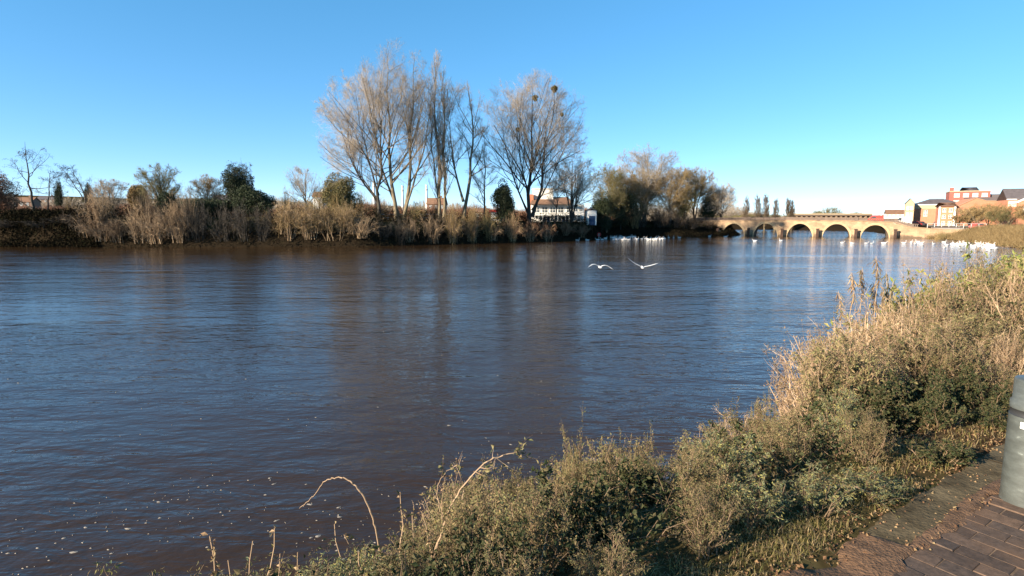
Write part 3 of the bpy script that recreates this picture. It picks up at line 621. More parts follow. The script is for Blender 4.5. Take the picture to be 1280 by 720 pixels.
# arching pale bramble stems and other single stems
def px_arc(pts, Y): return np.array([at_y(a, b, y) for (a, b), y in zip(pts, np.linspace(Y[0], Y[1], len(pts)))])
def smooth_line(P, k=5):
    t = np.arange(len(P)); tt = np.linspace(0, len(P) - 1, (len(P) - 1) * k + 1); Q = np.column_stack([np.interp(tt, t, P[:, i]) for i in range(3)])
    for _ in range(3): Q[1:-1] = (Q[:-2] + 2 * Q[1:-1] + Q[2:]) / 4
    return Q
def arch(pts, Y, r, label, side=0, lv=0, m='stem_tan', rooted=True):
    P = px_arc(pts, Y)
    if rooted: q = P[0].copy(); q[2] = gz(q[0], q[1]) - .05; q[0] += .1; P = np.vstack([q, P])
    Q = smooth_line(P); Q += rng.normal(size=Q.shape) * .003
    root = thing('arching_bramble', Q[0], label, 'bramble'); Q = Q - Q[0]
    Rr = np.linspace(r, r * .35, len(Q)); mb = MB().tubes(Q, Rr, 6)
    if side:
        P1, R1 = kids(Q[None], Rr[None], side, .45, 1, (30, 70), (.08, .22), K=4, up=.1, wob=.15, rmin=.002); mb.tubes(P1, R1, 4)
    mb.build('stem', M[m], root)
    if lv:
        tipP = Q[-6:][None]; V, F = leaves(tipP, lv * 2, (.02, .045), rng, .5, .3, .2, .02); l_ = MB().add(V, F)
        if side: V, F = leaves(P1, 6, (.018, .042), rng, .5, .3, .3, .01); l_.add(V, F)
        l_.build('foliage', M['leaf_olive'], root)
    return root
arch([(472, 668), (466, 645), (455, 620), (443, 604), (430, 597), (418, 597), (407, 600), (396, 615), (385, 627), (374, 636)], (4.0, 4.2), .0075, 'long bare pale stem arching out over the dark water', 0, 0)
arch([(528, 715), (548, 680), (560, 640), (580, 605), (605, 578), (625, 570), (645, 566), (652, 562)], (3.4, 3.6), .008, 'arching bramble with leaf clusters at its tip over the water', 7, 16)
arch([(556, 668), (551, 640), (545, 612), (556, 590), (572, 580)], (3.5, 3.6), .005, 'short thorny stem with a few drooping leaves beside the arching bramble', 4, 8)
arch([(893, 560), (890, 540), (896, 528), (905, 545)], (5.6, 5.6), .005, 'thin bare hooked stem above the olive shrubs', 2, 0)
arch([(1118, 640), (1085, 612), (1050, 606), (1010, 612), (985, 622)], (3.35, 3.25), .006, 'fallen dry stalk lying bent on the verge by the edging', 0, 0, rooted=False)

# dead weed stalks at the lower corner of the bank
for i_, (px_, py0, Y, hd) in enumerate([(262, 670, 3.0, 1), (285, 700, 3.1, 0), (316, 676, 3.2, 1), (343, 660, 3.3, 1), (350, 692, 3.1, 0), (372, 690, 3.0, 1), (418, 655, 3.5, 0), (430, 668, 3.4, 1), (448, 690, 3.3, 0), (395, 712, 3.2, 0), (528, 642, 3.5, 1), (500, 615, 3.9, 1), (515, 640, 3.8, 0)]):
    tp = at_y(px_, py0, Y); s_ = (tp[:2] @ U); n_ = tp[:2] @ N; bs = np.array([tp[0] + rng.uniform(-.05, .15), tp[1] - .1, gz(tp[0], tp[1]) - .05])
    labs = ['dead weed with a shaggy seed head, first from the open water', 'thin bent dead stalk', 'dead stalk with curled leaves', 'slim leaning dead stalk', 'short broken dead stalk', 'curved dead weed stalk with a drooping tip']
    t = thing('dead_weed', bs, 'brown dead weed stalk rising bare against the dark water' if i_ else 'thick shaggy dead weed nearest the open water in the corner', 'weed', 'dead weed stalks against the dark water' if i_ else None)
    Q = stem_line((0, 0, 0), tp - bs, 9, .05); mb = MB().tubes(Q, np.linspace(.007, .003, 9), 5); mb.build('stem', M['stem_tan'], t)
    V, F = leaves(Q[None][:, -5:] if hd else Q[None], 60 if i_ == 0 else 16 if hd else 8, (.02, .05), rng, .5, .6, .1, .010); MB().add(V, F).build('foliage', M['leaf_tan'], t)

# tall dry reeds with drooping heads
reed_top = [(1064, 338, 0), (1078, 333, 0), (1095, 318, 0), (1092, 352, 0), (1108, 338, 1), (1117, 350, 1), (1048, 362, 0), (1128, 362, 1), (1104, 358, 0), (1140, 372, 1)]
for i_, (px_, py_, k_) in enumerate(reed_top):
    s_ = 9.2 + .28 * i_ + rng.uniform(-.3, .3); 
    # stand the reed on the bank near the water where its tip meets the outline
    Y = 10.2 + .25 * i_ + rng.uniform(-.2, .2); tp = at_y(px_, py_, Y); g0 = gz(tp[0] + .3, tp[1] - .2)
    t = thing('tall_reed', (tp[0] + .3, tp[1] - .2, g0 - .03), 'tall dry reed with a drooping leafy head above the blue water', 'reed', 'tall dry reeds at the edge of the water')
    Q = stem_line((0, 0, 0), np.array([-.3, .2, tp[2] - g0]), 9, .05); mb = MB().tubes(Q, np.linspace(.010, .004, 9), 5); mb.build('stem', M['stem_tan'], t)
    V, F = leaves(Q[None][:, -3:], 70, (.07, .20), rng, .12, 2.4, .3, .014); MB().add(V, F).build('foliage', M['leaf_olive'] if k_ else M['leaf_tan'], t)
# fans of pale stems leaning out to the water
rg = np.random.default_rng(5)
def fan_mesh(seed):
    rg = np.random.default_rng(seed); P0 = []; R0 = []
    for k in range(46):
        a = rg.uniform(0, 2 * np.pi); q = rg.uniform(.1, .75); h = rg.uniform(.7, 1.05)
        P0.append(stem_line((np.cos(a) * q * .2, np.sin(a) * q * .2, -.05), (np.cos(a) * q, np.sin(a) * q, h * (1 - .3 * q)), 7, .05, rg, (0, 0, .12 * q))); R0.append(np.linspace(.006, .0018, 7))
    P0, R0 = np.array(P0), np.array(R0); P1, R1 = kids(P0, R0, 5, .4, 1, (15, 40), (.15, .4), K=3, up=.1, rmin=.0014, rg=rg)
    me = MB().tubes(P0, R0, 4).tubes(P1, R1, 3).mesh('stems'); me.materials.append(M['stem_tan'])
    V, F = leaves(P1, 3, (.012, .03), rg, .5, .2, .4, .01); f = MB().add(V, F).mesh('foliage'); f.materials.append(M['leaf_tan']); return me, f
fans = [fan_mesh(70 + i) for i in range(3)]
for i_ in range(34):
    s_ = rg.uniform(7.4, 12.5); n_ = rg.uniform(4.2, 6.3); p = sn(s_, n_); g0 = gz(*p); h = 2.2
    if project((p[0], p[1], g0 + .8))[0] < 1046: continue
    while project((p[0], p[1], g0 + h))[1] < sil(project((p[0] , p[1], 0))[0]) - 6 and h > .5: h *= .93
    t = thing('dry_stem_clump', (p[0], p[1], g0), 'fan of thin pale dry stems leaning out towards the blue water', 'stems', 'fans of dry stems at the edge of the water', rg.uniform(0, 6)); t.scale = (h * .75, h * .75, h)
    a, b_ = fans[i_ % 3]; link('stems', a, None, t); link('foliage', b_, None, t)
# white litter caught in the shrubs
lp = at_y(868, 590, 4.9); t = bpy.data.objects
mb = MB(); rg = np.random.default_rng(2); k = 12; gv = np.array([[i / (k - 1), j / (k - 1)] for j in range(k) for i in range(k)]); V = np.column_stack([(gv[:, 0] - .5) * .15, rg.normal(0, .012, k * k), (gv[:, 1] - .5) * .19 + .01 * rg.normal(size=k * k)]); V[:, 1] += .04 * np.sin(gv[:, 0] * 5) * np.cos(gv[:, 1] * 4)
V2 = V.copy(); V2[:, 1] += .03; mb.add(V, [[j * k + i, j * k + i + 1, (j + 1) * k + i + 1, (j + 1) * k + i] for j in range(k - 1) for i in range(k - 1)])
o = mb.build('plastic_bag', M['whitep'], None, True, loc=lp); md = o.modifiers.new('t', 'SOLIDIFY'); md.thickness = .004
tag(o, 'crumpled white plastic bag caught in the olive shrubs', 'litter')
print('near done', time.time() - T0)

# ------------------------------------------------------------------ far bank: trees
def bank_y(px):
    best = None
    for a, b in zip(left[1:12], left[2:13]):
        for t in np.linspace(0, 1, 9):
            p = a + (b - a) * t
            if p[1] > 20:
                q = project((p[0], p[1], 0))[0]
                if best is None or abs(q - px) < best[0]: best = (abs(q - px), p)
    return best[1]
def clampY(px, Y, m=4.5): return max(Y, float(bank_y(px)[1]) + m) if px < 915 else Y
def ln_(n, t0, t1, ang, ln, **k): return {'n': n, 'a': dict(t0=t0, t1=t1, ang=ang, ln=ln, **k)}
def far_tree(name, px, Y, top, hw, label, cat='tree', group='bare trees on the far bank', mats=('bark', 'twig'), style='vase', seed=1, stems=None, base_r=.38, dens=1., prof=None, ivy=None, lean=0.):
    Y = clampY(px, Y)
    X = at_y(px, 274, Y)[0]; z0 = gz(X, Y) - .1; H = at_y(px, top, Y)[2] - z0; W = hw / FPX * Y
    if style == 'vase':
        pr = prof or [(.0, .3), (.12, .3), (.25, .45), (.4, .75), (.6, 1.), (.75, .98), (.88, .75), (.96, .42), (1., .1)]
        st = stems or [((0, 0, 0), (.0 * W + lean, 0, .93 * H), base_r, None)]
        L = [ln_(int(21 * dens), .18, .95, (26, 58), (.5, .92), up=.07, wob=.10, rr=.5, lt=.62), ln_(10, .15, .95, (20, 50), (.3, .6), up=.05, wob=.15, rr=.5, rmin=.016), ln_(int(8), .15, 1, (20, 55), (.35, .75), up=.04, wob=.2, rr=.5, rmin=.008, rmax=.022), ln_(6, .1, 1, (20, 55), (.5, 1.), up=.05, wob=.2, rmin=.0058, rmax=.0085)]
    elif style == 'column':
        pr = prof or [(0, .2), (.1, .3), (.3, .8), (.55, 1.), (.8, .8), (.95, .35), (1., .1)]
        st = stems or [((0, 0, 0), (0, 0, .98 * H), base_r, None)]
        L = [ln_(int(40 * dens), .12, .95, (10, 24) if Y < 200 else (22, 45), (.20, .36), up=.14, wob=.06, rr=.42, lt=.5), ln_(8, .1, .95, (12, 32), (.3, .6), up=.12, wob=.1, rr=.5, rmin=.016), ln_(6, .2, 1, (15, 40), (.3, .6), up=.12, wob=.14, rmin=.010, rmax=.02), ln_(3, .2, 1, (15, 40), (.4, .7), up=.1, wob=.18, rmin=.008 * Y / 120, rmax=.011 * Y / 120)]
    else:  # round, spreading
        pr = prof or [(0, .35), (.15, .6), (.35, .9), (.6, 1.), (.8, .82), (.95, .4), (1., .15)]
        st = stems or [((0, 0, 0), (lean, 0, .92 * H), base_r, None), ((0, 0, 0), (-.5 * W, .2, .8 * H), base_r * .7, (.05, 0, 0)), ((0, 0, 0), (.5 * W, -.2, .82 * H), base_r * .7, (-.05, 0, 0))]
        L = [ln_(int(20 * dens), .15, .95, (25, 65), (.4, .75), up=.08, wob=.12, rr=.5, lt=.5), ln_(9, .15, .95, (25, 60), (.3, .65), up=.06, wob=.16, rr=.5, rmin=.018), ln_(9, .15, 1, (25, 60), (.35, .7), up=.05, wob=.2, rmin=.011, rmax=.025), ln_(5, .2, 1, (20, 60), (.4, .8), up=.04, wob=.22, rmin=.008 * Y / 130, rmax=.014 * Y / 130)]
    pr = [(a, b * W) for a, b in pr]
    st = [(a, b, r_, bow) for a, b, r_, bow in st]
    return build_tree(name, (X, Y, z0), H, label, cat, group, st, pr, *L, mats=mats, seed=seed, ivy=ivy), H, W
G1 = 'tall bare poplars on the far bank'
(r_, a, b), H, W = far_tree('poplar', 474, 112, 72, 66, 'tall bare tree with dark slender trunk, leaning branches to the left', group=G1, seed=3, mats=('bark_dark', 'twig'), base_r=.34, prof=[(0, .2), (.1, .3), (.22, .9), (.4, 1.1), (.6, 1.15), (.8, .9), (.93, .55), (1., .15)],
   stems=[((0, 0, 0), (.8, 0, 27), .34, (.02, 0, 0)), ((0, 0, 3.), (-8.2, 0, 21), .22, (-.05, 0, 0)), ((0, 0, 5), (-4.2, .5, 26), .20, (-.03, 0, 0)), ((0, 0, 4), (-6.5, -.5, 15), .16, (-.03, 0, 0))])
(r_, a, b), H, W = far_tree('poplar', 500, 113, 46, 46, 'tallest bare poplar with several pale trunks, first of the tall row', group=G1, seed=4, mats=('bark', 'twig'), prof=[(0, .3), (.1, .4), (.25, .7), (.45, 1.), (.65, 1.05), (.82, .85), (.94, .5), (1., .12)],
   stems=[((-.6, 0, 0), (-1.8, 0, 32.5), .42, (-.02, 0, 0)), ((.6, .4, 0), (3.6, 0, 32), .40, (.02, 0, 0)), ((.1, .3, 0), (-6., 0, 30), .26, (-.05, 0, 0)), ((.8, 0, 1), (7, 0, 27), .24, (.03, 0, 0))])
far_tree('poplar', 552, 116, 56, 19, 'slim upright bare poplar with twin dark trunks', group=G1, seed=5, mats=('bark', 'twig'), style='column', dens=.8, stems=[((-.5, 0, 0), (-.9, 0, 33), .32, None), ((.4, 0, 0), (.9, 0, 31), .32, (.02, 0, 0)), ((0, .3, 0), (-2.2, 0, 28), .2, (-.03, 0, 0))])
far_tree('poplar', 580, 112, 84, 29, 'bare poplar forking low into a pale trunk and a leaning limb', group=G1, seed=6, mats=('bark', 'twig'), stems=[((-.2, 0, 0), (.9, 0, 29), .40, (.03, 0, 0)), ((-.1, 0, 4.5), (-3.2, 0, 24), .24, (-.03, 0, 0))])
far_tree('poplar', 606, 120, 148, 20, 'short slim bare tree between two tall poplars', group=G1, seed=7, mats=('bark_dark', 'twig'), style='vase', base_r=.2)
(r5, a5, b5), H5, W5 = far_tree('poplar', 662, 112, 86, 60, 'broad fan shaped bare tree with mistletoe balls in its crown', group=G1, seed=8, mats=('bark_dark', 'twig'), prof=[(0, .2), (.1, .3), (.2, .75), (.35, 1.), (.55, 1.1), (.72, 1.05), (.88, .8), (.96, .5), (1., .15)],
   stems=[((-.1, 0, 0), (.6, 0, 29.5), .46, None), ((.5, 0, 1.5), (5.0, 0, 28), .34, (.03, 0, 0)), ((-.4, 0, 2.5), (-6.5, 0, 24), .22, (-.04, 0, 0)), ((.5, 0, 3), (9.2, 0, 20), .20, (.02, 0, -.03)), ((0, .2, 3), (-3.0, -.5, 28), .2, (-.02, 0, 0))])
rg = np.random.default_rng(4)
for px_, py_, rr in ((691, 117, .75), (668, 128, .7), (647, 166, .45), (700, 148, .35)):
    p = at_y(px_, py_, r5.location.y) - np.array(r5.location) + np.array([0, -4.5, 0]); mistletoe(r5, p, rr * 1.1, rg)
G2 = 'spreading bare trees on the far bank'
far_tree('bare_tree', 714, 122, 190, 40, 'spreading dark bare tree in front of the white boathouse', group=G2, seed=9, mats=('bark_dark', 'twig'), style='round', base_r=.34)
far_tree('bare_tree', 693, 126, 200, 18, 'thin leaning bare tree in front of the boathouse gable', group=G2, seed=10, mats=('bark_dark', 'twig'), style='vase', base_r=.16, lean=1.5)
far_tree('bare_tree', 758, 152, 200, 26, 'olive tinged bare tree over the dark hollies beside the boathouse', group=G2, seed=11, mats=('bark', 'twig_olive'), style='round', base_r=.3, dens=1.2)
far_tree('bare_tree', 806, 172, 176, 48, 'big pale round headed bare tree behind the swans', group=G2, seed=12, mats=('bark_pale', 'twig'), style='round', base_r=.4, dens=1.45)
far_tree('bare_tree', 800, 164, 214, 36, 'tan multi stemmed bare tree, lower, before the big pale one', group=G2, seed=13, mats=('bark_pale', 'twig_tan'), style='round', base_r=.25, dens=1.45)
far_tree('bare_tree', 838, 166, 200, 30, 'tan bare tree to the bridge side of the big pale one', group=G2, seed=14, mats=('bark_pale', 'twig_tan'), style='round', base_r=.25, dens=1.4)
far_tree('bare_tree', 868, 176, 206, 30, 'grey olive bare tree standing over the end of the far bank', group=G2, seed=15, mats=('bark_dark', 'twig_tan'), style='round', base_r=.3, dens=1.45)
far_tree('bare_tree', 900, 174, 226, 22, 'small leaning bare tree at the tip of the far bank by the bridge', group=G2, seed=16, mats=('bark_dark', 'twig'), style='round', base_r=.22, dens=1.5)
far_tree('bare_tree', 778, 158, 204, 28, 'golden brown bare tree between the hollies and the big pale tree', group=G2, seed=18, mats=('bark_pale', 'twig_tan'), style='round', base_r=.25, dens=1.3)
far_tree('bare_tree', 856, 172, 232, 22, 'small ivy grown tree with dark limbs at the end of the bank', group=G2, seed=17, mats=('bark_dark', 'twig_olive'), style='round', base_r=.24, ivy=(8, 260, .9))
G3 = 'small bare trees on the far bank to the left'
def sparse(px, Y, top, hw, seed, label, stems, ivy=None):
    X = at_y(px, 274, Y)[0]; z0 = gz(X, Y) - .1; H = at_y(px, top, Y)[2] - z0; W = hw / FPX * Y
    return build_tree('bare_tree', (X, Y, z0), H, label, 'tree', G3, stems(H, W), [(0, .8 * W), (.3, W), (.6, W), (.9, .8 * W), (1, .3 * W)], ln_(11, .35, .98, (40, 85), (.3, .55), up=.02, wob=.22, rr=.5, lt=.2), ln_(7, .2, 1, (30, 70), (.3, .6), up=.03, wob=.25, rr=.5, rmin=.02), ln_(6, .2, 1, (30, 70), (.35, .7), up=.02, wob=.3, rmin=.014, rmax=.03), ln_(2, .3, 1, (30, 60), (.4, .7), up=.0, wob=.3, rmin=.01, rmax=.014), mats=('bark_dark', 'twig_dark'), seed=seed, ivy=ivy)
sparse(43, 108, 174, 28, 21, 'dark crooked bare tree with a straight trunk, highest at that end of the bank', lambda H, W: [((0, 0, 0), (-.3, 0, H * .97), .26, None), ((0, 0, 1.5), (-W * 1.3, 0, H * .42), .16, (0, 0, -.08))], ivy=None)
sparse(60, 110, 206, 20, 22, 'small leaning dark tree beside the crooked straight trunked one', lambda H, W: [((0, 0, 0), (1.6, 0, H * .95), .18, (-.05, 0, 0))])
sparse(108, 110, 200, 28, 23, 'bent bare tree with flat spreading top', lambda H, W: [((0, 0, 0), (-2.6, 0, H * .9), .2, (.10, 0, 0)), ((-.3, 0, 3.5), (-W, 0, H * .95), .1, None)])
far_tree('bare_tree', 383, 122, 204, 26, 'pale twiggy bare tree rising behind the tan willows', group=G3, seed=24, mats=('bark_pale', 'twig'), style='vase', base_r=.2)
far_tree('bare_tree', 305, 116, 190, 16, 'small bare tree with upright twigs over the ivy mound', group=G3, seed=25, mats=('bark_dark', 'twig_dark'), style='round', base_r=.16, dens=.5)
far_tree('bare_tree', 203, 114, 202, 36, 'rounded grey brown bare tree behind the pinkish willow stems', group=G3, seed=26, mats=('bark_dark', 'twig_olive'), style='round', base_r=.22, dens=1.1)
far_tree('bare_tree', 262, 120, 216, 24, 'low tan bare tree between the willows and the ivy mound', group=G3, seed=27, mats=('bark_pale', 'twig_tan'), style='round', base_r=.2)
far_tree('bare_tree', 140, 118, 222, 30, 'low dark bare tree behind the first willows', group=G3, seed=28, mats=('bark_dark', 'twig'), style='round', base_r=.18, dens=.8)
print('trees', time.time() - T0)

# evergreen, ivy clad masses
def evergreen(px, Y, top, hw, label, seed, name='holly_tree', m='leaf_dark', cat='tree', gr='dark evergreens on the far bank', squash=1.):
    Y = clampY(px, Y, 3.)
    rg = np.random.default_rng(seed); X = at_y(px, 274, Y)[0]; z0 = gz(X, Y) - .1; H = at_y(px, top, Y)[2] - z0; W = hw / FPX * Y
    root = thing(name, (X, Y, z0), label, cat, gr); P0 = np.array([stem_line((0, 0, 0), (0, 0, H * .85), 8, .04, rg)]); R0 = np.linspace(.22, .04, 8)[None]
    P1, R1 = kids(P0, R0, 26, .1, .95, (40, 85), (.3, .5), K=5, up=.05, wob=.12, rg=rg)
    MB().tubes(P0, R0, 8).tubes(P1, R1, 4).build('trunk', M['bark_dark'], root)
    n = int(9000); c = rg.normal(size=(34, 3)); c /= np.linalg.norm(c, axis=1, keepdims=True); c *= rg.uniform(.35, .82, 34)[:, None]; c = c * [W, W * .8, H * .46] + [0, 0, H * .53]
    k = rg.integers(0, 34, n); d = rg.normal(size=(n, 3)); d /= np.linalg.norm(d, axis=1, keepdims=True); p = c[k] + d * rg.uniform(.6, 1, (n, 1)) ** .5 * np.array([W, W, H * .5]) * .34
    p = p[p[:, 2] > .1]; Pp = np.stack([p, p + rg.normal(size=p.shape) * .2], 1)
    V, F = leaves(Pp, 2, (.14, .34), rg, .6, .2, 0, .08, .3); MB().add(V, F).build('crown', M[m], root); return root
evergreen(630, 122, 226, 17, 'dark round evergreen between the fan shaped tree and the kiosk', 31)
evergreen(300, 110, 202, 18, 'dark ivy covered mound with a lumpy top', 32, name='ivy_mound', cat='ivy')
evergreen(318, 108, 232, 26, 'lower dark ivy mound at the foot of the lumpy one', 33, name='ivy_mound', cat='ivy')
evergreen(262, 108, 246, 30, 'low dark evergreen thicket left of the ivy mounds', 34, name='ivy_mound', cat='ivy')
evergreen(752, 156, 240, 18, 'dark spreading holly beside the blue shed', 35); evergreen(776, 160, 232, 20, 'dark holly behind the standing swans', 36)
evergreen(886, 178, 240, 14, 'small dark evergreen near the tip of the far bank', 37)
evergreen(210, 112, 238, 13, 'dark evergreen bush behind the pinkish willow stems', 38)
evergreen(113, 300, 226, 5, 'small dark distant conifer beyond the bent tree', 39, name='conifer'); evergreen(76, 280, 222, 5, 'small dark distant conifer between the two crooked trees', 40, name='conifer')
evergreen(427, 112, 216, 24, 'green brown rounded bush rising above the willows', 41, name='round_bush', m='twig_olive', cat='bush', gr='rounded bushes on the far bank')
evergreen(176, 124, 226, 12, 'orange brown rounded bush behind the first willows', 42, name='round_bush', m='twig_tan', cat='bush', gr='rounded bushes on the far bank')
evergreen(2, 140, 208, 22, 'dark red brown leafy tree at the far end of the view', 43, name='copper_beech', m='twig_rust', gr='copper tree')

# multi stemmed willow shrubs hanging over the water
def bush_mesh(seed, droop, n0=36):
    rg = np.random.default_rng(seed); P0 = []; R0 = []
    for k in range(n0):
        a = rg.uniform(0, 2 * np.pi); q = rg.uniform(.1, .95); h = rg.uniform(.55, 1.) * (1 - .45 * q); s = rg.uniform(0, .35)
        P0.append(stem_line((np.cos(a) * s, np.sin(a) * s, -.05), (np.cos(a) * q, np.sin(a) * q, h), 8, .09, rg, (0, 0, .25 * q * droop))); R0.append(np.linspace(.013, .003, 8) * rg.uniform(.6, 1.3))
    P0, R0 = np.array(P0), np.array(R0)
    P1, R1 = kids(P0, R0, 7, .15, 1, (20, 65), (.25, .55), K=5, up=.03, wob=.2, rmin=.004, rg=rg, droop=.05 * droop)
    P2, R2 = kids(P1, R1, 6, .15, 1, (20, 60), (.3, .7), K=3, up=.05, wob=.22, rmin=.0022, rg=rg); P3, R3 = kids(P2, R2, 3, .2, 1, (20, 60), (.35, .8), K=3, up=.05, wob=.2, rmin=.0018, rg=rg)
    a = MB().tubes(P0, R0, 4).tubes(P1, R1, 3).mesh('stems'); b = MB().tubes(P2, R2, 3).tubes(P3, R3, 3).mesh('twigs'); return a, b
bushes = [bush_mesh(100 + i, d) for i, d in enumerate((1., 1., .4, .4, 1.3))]
def bush(px, Y, top, hw, ms, mt, label, group, name='willow_shrub', k=0, cat='shrub', zoff=-.2, ysc=1.):
    Y = clampY(px, Y, .8)
    X = at_y(px, 274, Y)[0]; z0 = gz(X, Y) + zoff; h = at_y(px, top, Y)[2] - z0; w_ = hw / FPX * Y
    t = thing(name, (X, Y, z0), label, cat, group, rng.uniform(0, 6.28)); t.scale = (w_, w_ * ysc, h)
    for me, m_ in zip(bushes[k % 5], (ms, mt)):
        if not len(me.materials): me.materials.append(M['twig'])
        o = link(me.name, me, None, t); o.material_slots[0].link = 'OBJECT'; o.material_slots[0].material = M[m_]
    return t
GW = 'willow shrubs at the foot of the far bank'; GS = 'scrub bushes along the top of the far bank'
rg = np.random.default_rng(9)
for px_ in np.arange(108, 240, 13):    # pinkish pale stems
    p = bank_y(px_); bush(px_ + rg.uniform(-3, 3), p[1] + rg.uniform(.3, 1.6), rg.uniform(224, 280), rg.uniform(18, 34), 'twig_pink', 'twig_pink' if rg.random() < .6 else 'twig_scrub', 'pinkish bare willow shrub with many stems standing at the water', GW, k=rg.integers(5))
for px_ in np.arange(352, 455, 11):
    p = bank_y(px_); bush(px_ + rg.uniform(-3, 3), p[1] + rg.uniform(.3, 2.2), rg.uniform(222, 272) + max(0, (px_ - 430) * .6), rg.uniform(22, 34), 'twig_pink', 'twig_tan' if rg.random() < .7 else 'twig_pink', 'tan willow shrub trailing pale tangled stems into the water', 'tan willow shrubs at the foot of the far bank', k=rg.integers(5))
for px_, top, hw in ((512, 268, 16), (540, 264, 22), (565, 262, 20), (590, 266, 20), (615, 272, 20), (640, 272, 18), (662, 273, 18), (684, 272, 18), (706, 275, 16), (726, 278, 14)):
    p = bank_y(px_); bush(px_, p[1] + 1.2, top, hw * 1.1, 'twig_pink', 'twig_scrub' if px_ < 640 else 'twig_rust', 'low brown bare shrub on the bank below the poplars' if px_ < 640 else 'low reddish bare shrub on the bank below the boathouse', 'low brown shrubs on the far bank' if px_ < 640 else 'low reddish shrubs on the far bank', name='bank_scrub', k=int(px_) % 5)
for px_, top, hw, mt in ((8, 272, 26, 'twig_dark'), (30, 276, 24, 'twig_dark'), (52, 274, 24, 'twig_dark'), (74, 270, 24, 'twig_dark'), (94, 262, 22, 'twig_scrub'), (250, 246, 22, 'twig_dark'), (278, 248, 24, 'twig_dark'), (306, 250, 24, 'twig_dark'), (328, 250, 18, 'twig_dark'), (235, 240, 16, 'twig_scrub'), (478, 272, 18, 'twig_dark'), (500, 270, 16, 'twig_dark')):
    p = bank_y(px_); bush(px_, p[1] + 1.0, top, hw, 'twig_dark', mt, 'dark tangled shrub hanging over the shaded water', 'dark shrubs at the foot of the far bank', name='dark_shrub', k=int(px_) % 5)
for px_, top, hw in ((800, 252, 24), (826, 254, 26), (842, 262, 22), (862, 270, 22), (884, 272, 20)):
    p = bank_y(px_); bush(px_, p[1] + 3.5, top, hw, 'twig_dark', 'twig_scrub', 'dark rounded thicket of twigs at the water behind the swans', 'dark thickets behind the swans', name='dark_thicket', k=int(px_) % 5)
for px_, top, hw, Y, mt in ((450, 236, 16, 118, 'twig_tan'), (590, 248, 18, 112, 'twig_tan'), (565, 252, 16, 111, 'twig_tan'), (520, 250, 18, 114, 'twig_olive'), (610, 256, 16, 111, 'twig_olive'), (545, 250, 14, 118, 'twig_rust'), (640, 262, 16, 114, 'twig_pink'), (90, 246, 18, 116, 'twig_scrub'), (130, 240, 20, 113, 'twig_dark'), (400, 232, 18, 112, 'twig_olive'), (360, 236, 14, 114, 'twig_tan'), (476, 244, 18, 120, 'twig_rust'), (790, 232, 22, 168, 'twig_tan'), (850, 240, 22, 176, 'twig_tan'), (420, 240, 16, 110, 'twig_tan')):
    bush(px_, Y, top, hw, 'twig_tan', mt, 'bare bush on top of the far bank among the tree trunks', GS, name='bare_bush', k=int(px_) % 5)
# ivy and bramble mass clothing the steep bank face
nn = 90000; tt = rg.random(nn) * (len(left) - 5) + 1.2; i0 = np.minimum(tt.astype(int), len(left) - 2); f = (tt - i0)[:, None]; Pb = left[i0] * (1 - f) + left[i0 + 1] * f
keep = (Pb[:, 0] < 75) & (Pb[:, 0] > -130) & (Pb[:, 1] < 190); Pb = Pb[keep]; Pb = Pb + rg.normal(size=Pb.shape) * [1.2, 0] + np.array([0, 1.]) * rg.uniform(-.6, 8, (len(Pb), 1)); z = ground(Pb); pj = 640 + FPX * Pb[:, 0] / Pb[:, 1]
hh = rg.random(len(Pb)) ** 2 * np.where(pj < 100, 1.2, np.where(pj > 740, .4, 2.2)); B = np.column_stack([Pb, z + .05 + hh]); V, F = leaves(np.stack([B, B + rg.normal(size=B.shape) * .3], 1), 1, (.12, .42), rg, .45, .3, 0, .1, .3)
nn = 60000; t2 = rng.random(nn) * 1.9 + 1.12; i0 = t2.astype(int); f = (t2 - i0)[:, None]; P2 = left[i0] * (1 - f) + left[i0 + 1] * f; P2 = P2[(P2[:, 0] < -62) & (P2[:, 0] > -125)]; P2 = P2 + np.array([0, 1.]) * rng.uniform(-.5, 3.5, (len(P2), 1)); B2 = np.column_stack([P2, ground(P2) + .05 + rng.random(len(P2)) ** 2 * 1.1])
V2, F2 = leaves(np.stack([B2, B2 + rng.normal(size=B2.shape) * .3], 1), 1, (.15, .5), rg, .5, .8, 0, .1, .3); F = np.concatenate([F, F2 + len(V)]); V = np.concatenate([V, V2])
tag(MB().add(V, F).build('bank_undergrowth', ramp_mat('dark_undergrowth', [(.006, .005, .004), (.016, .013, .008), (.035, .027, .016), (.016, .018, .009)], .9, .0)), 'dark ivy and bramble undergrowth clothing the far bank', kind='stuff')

# far wood and hedges along the horizon
def wood(name, pts, m, lab, seed, scale=1.):
    rg = np.random.default_rng(seed); mb = MB()
    for px_, Y, top, hw in pts:
        X = at_y(px_, 274, Y)[0]; z0 = gz(X, Y); h = max(1.5, at_y(px_, top, Y)[2] - z0); w_ = hw / FPX * Y; n = 1300
        d = rg.normal(size=(n, 3)); d /= np.linalg.norm(d, axis=1, keepdims=True); d[:, 2] = np.abs(d[:, 2]); q = rg.uniform(.1, .85, (n, 1)); c0 = np.array([X, Y, z0]); e = np.array([w_, w_, h])
        p0 = c0 + d * q * e; L = rg.uniform(.12, .3, (n, 1)); p1 = p0 + (d * [1, 1, 1.3] + rg.normal(size=d.shape) * .35) * L * e; p1[:, 2] = np.minimum(p1[:, 2], z0 + h * rg.uniform(.85, 1.02, n)); p2 = (p0 + p1) / 2 + rg.normal(size=d.shape) * .04 * e
        mb.tubes(np.stack([p0, p2, p1], 1), np.tile(np.array([.10, .07, .04]) * Y / 400, (n, 1)), 3)
    tag(mb.build(name, M[m]), lab, kind='stuff')
rg = np.random.default_rng(77)
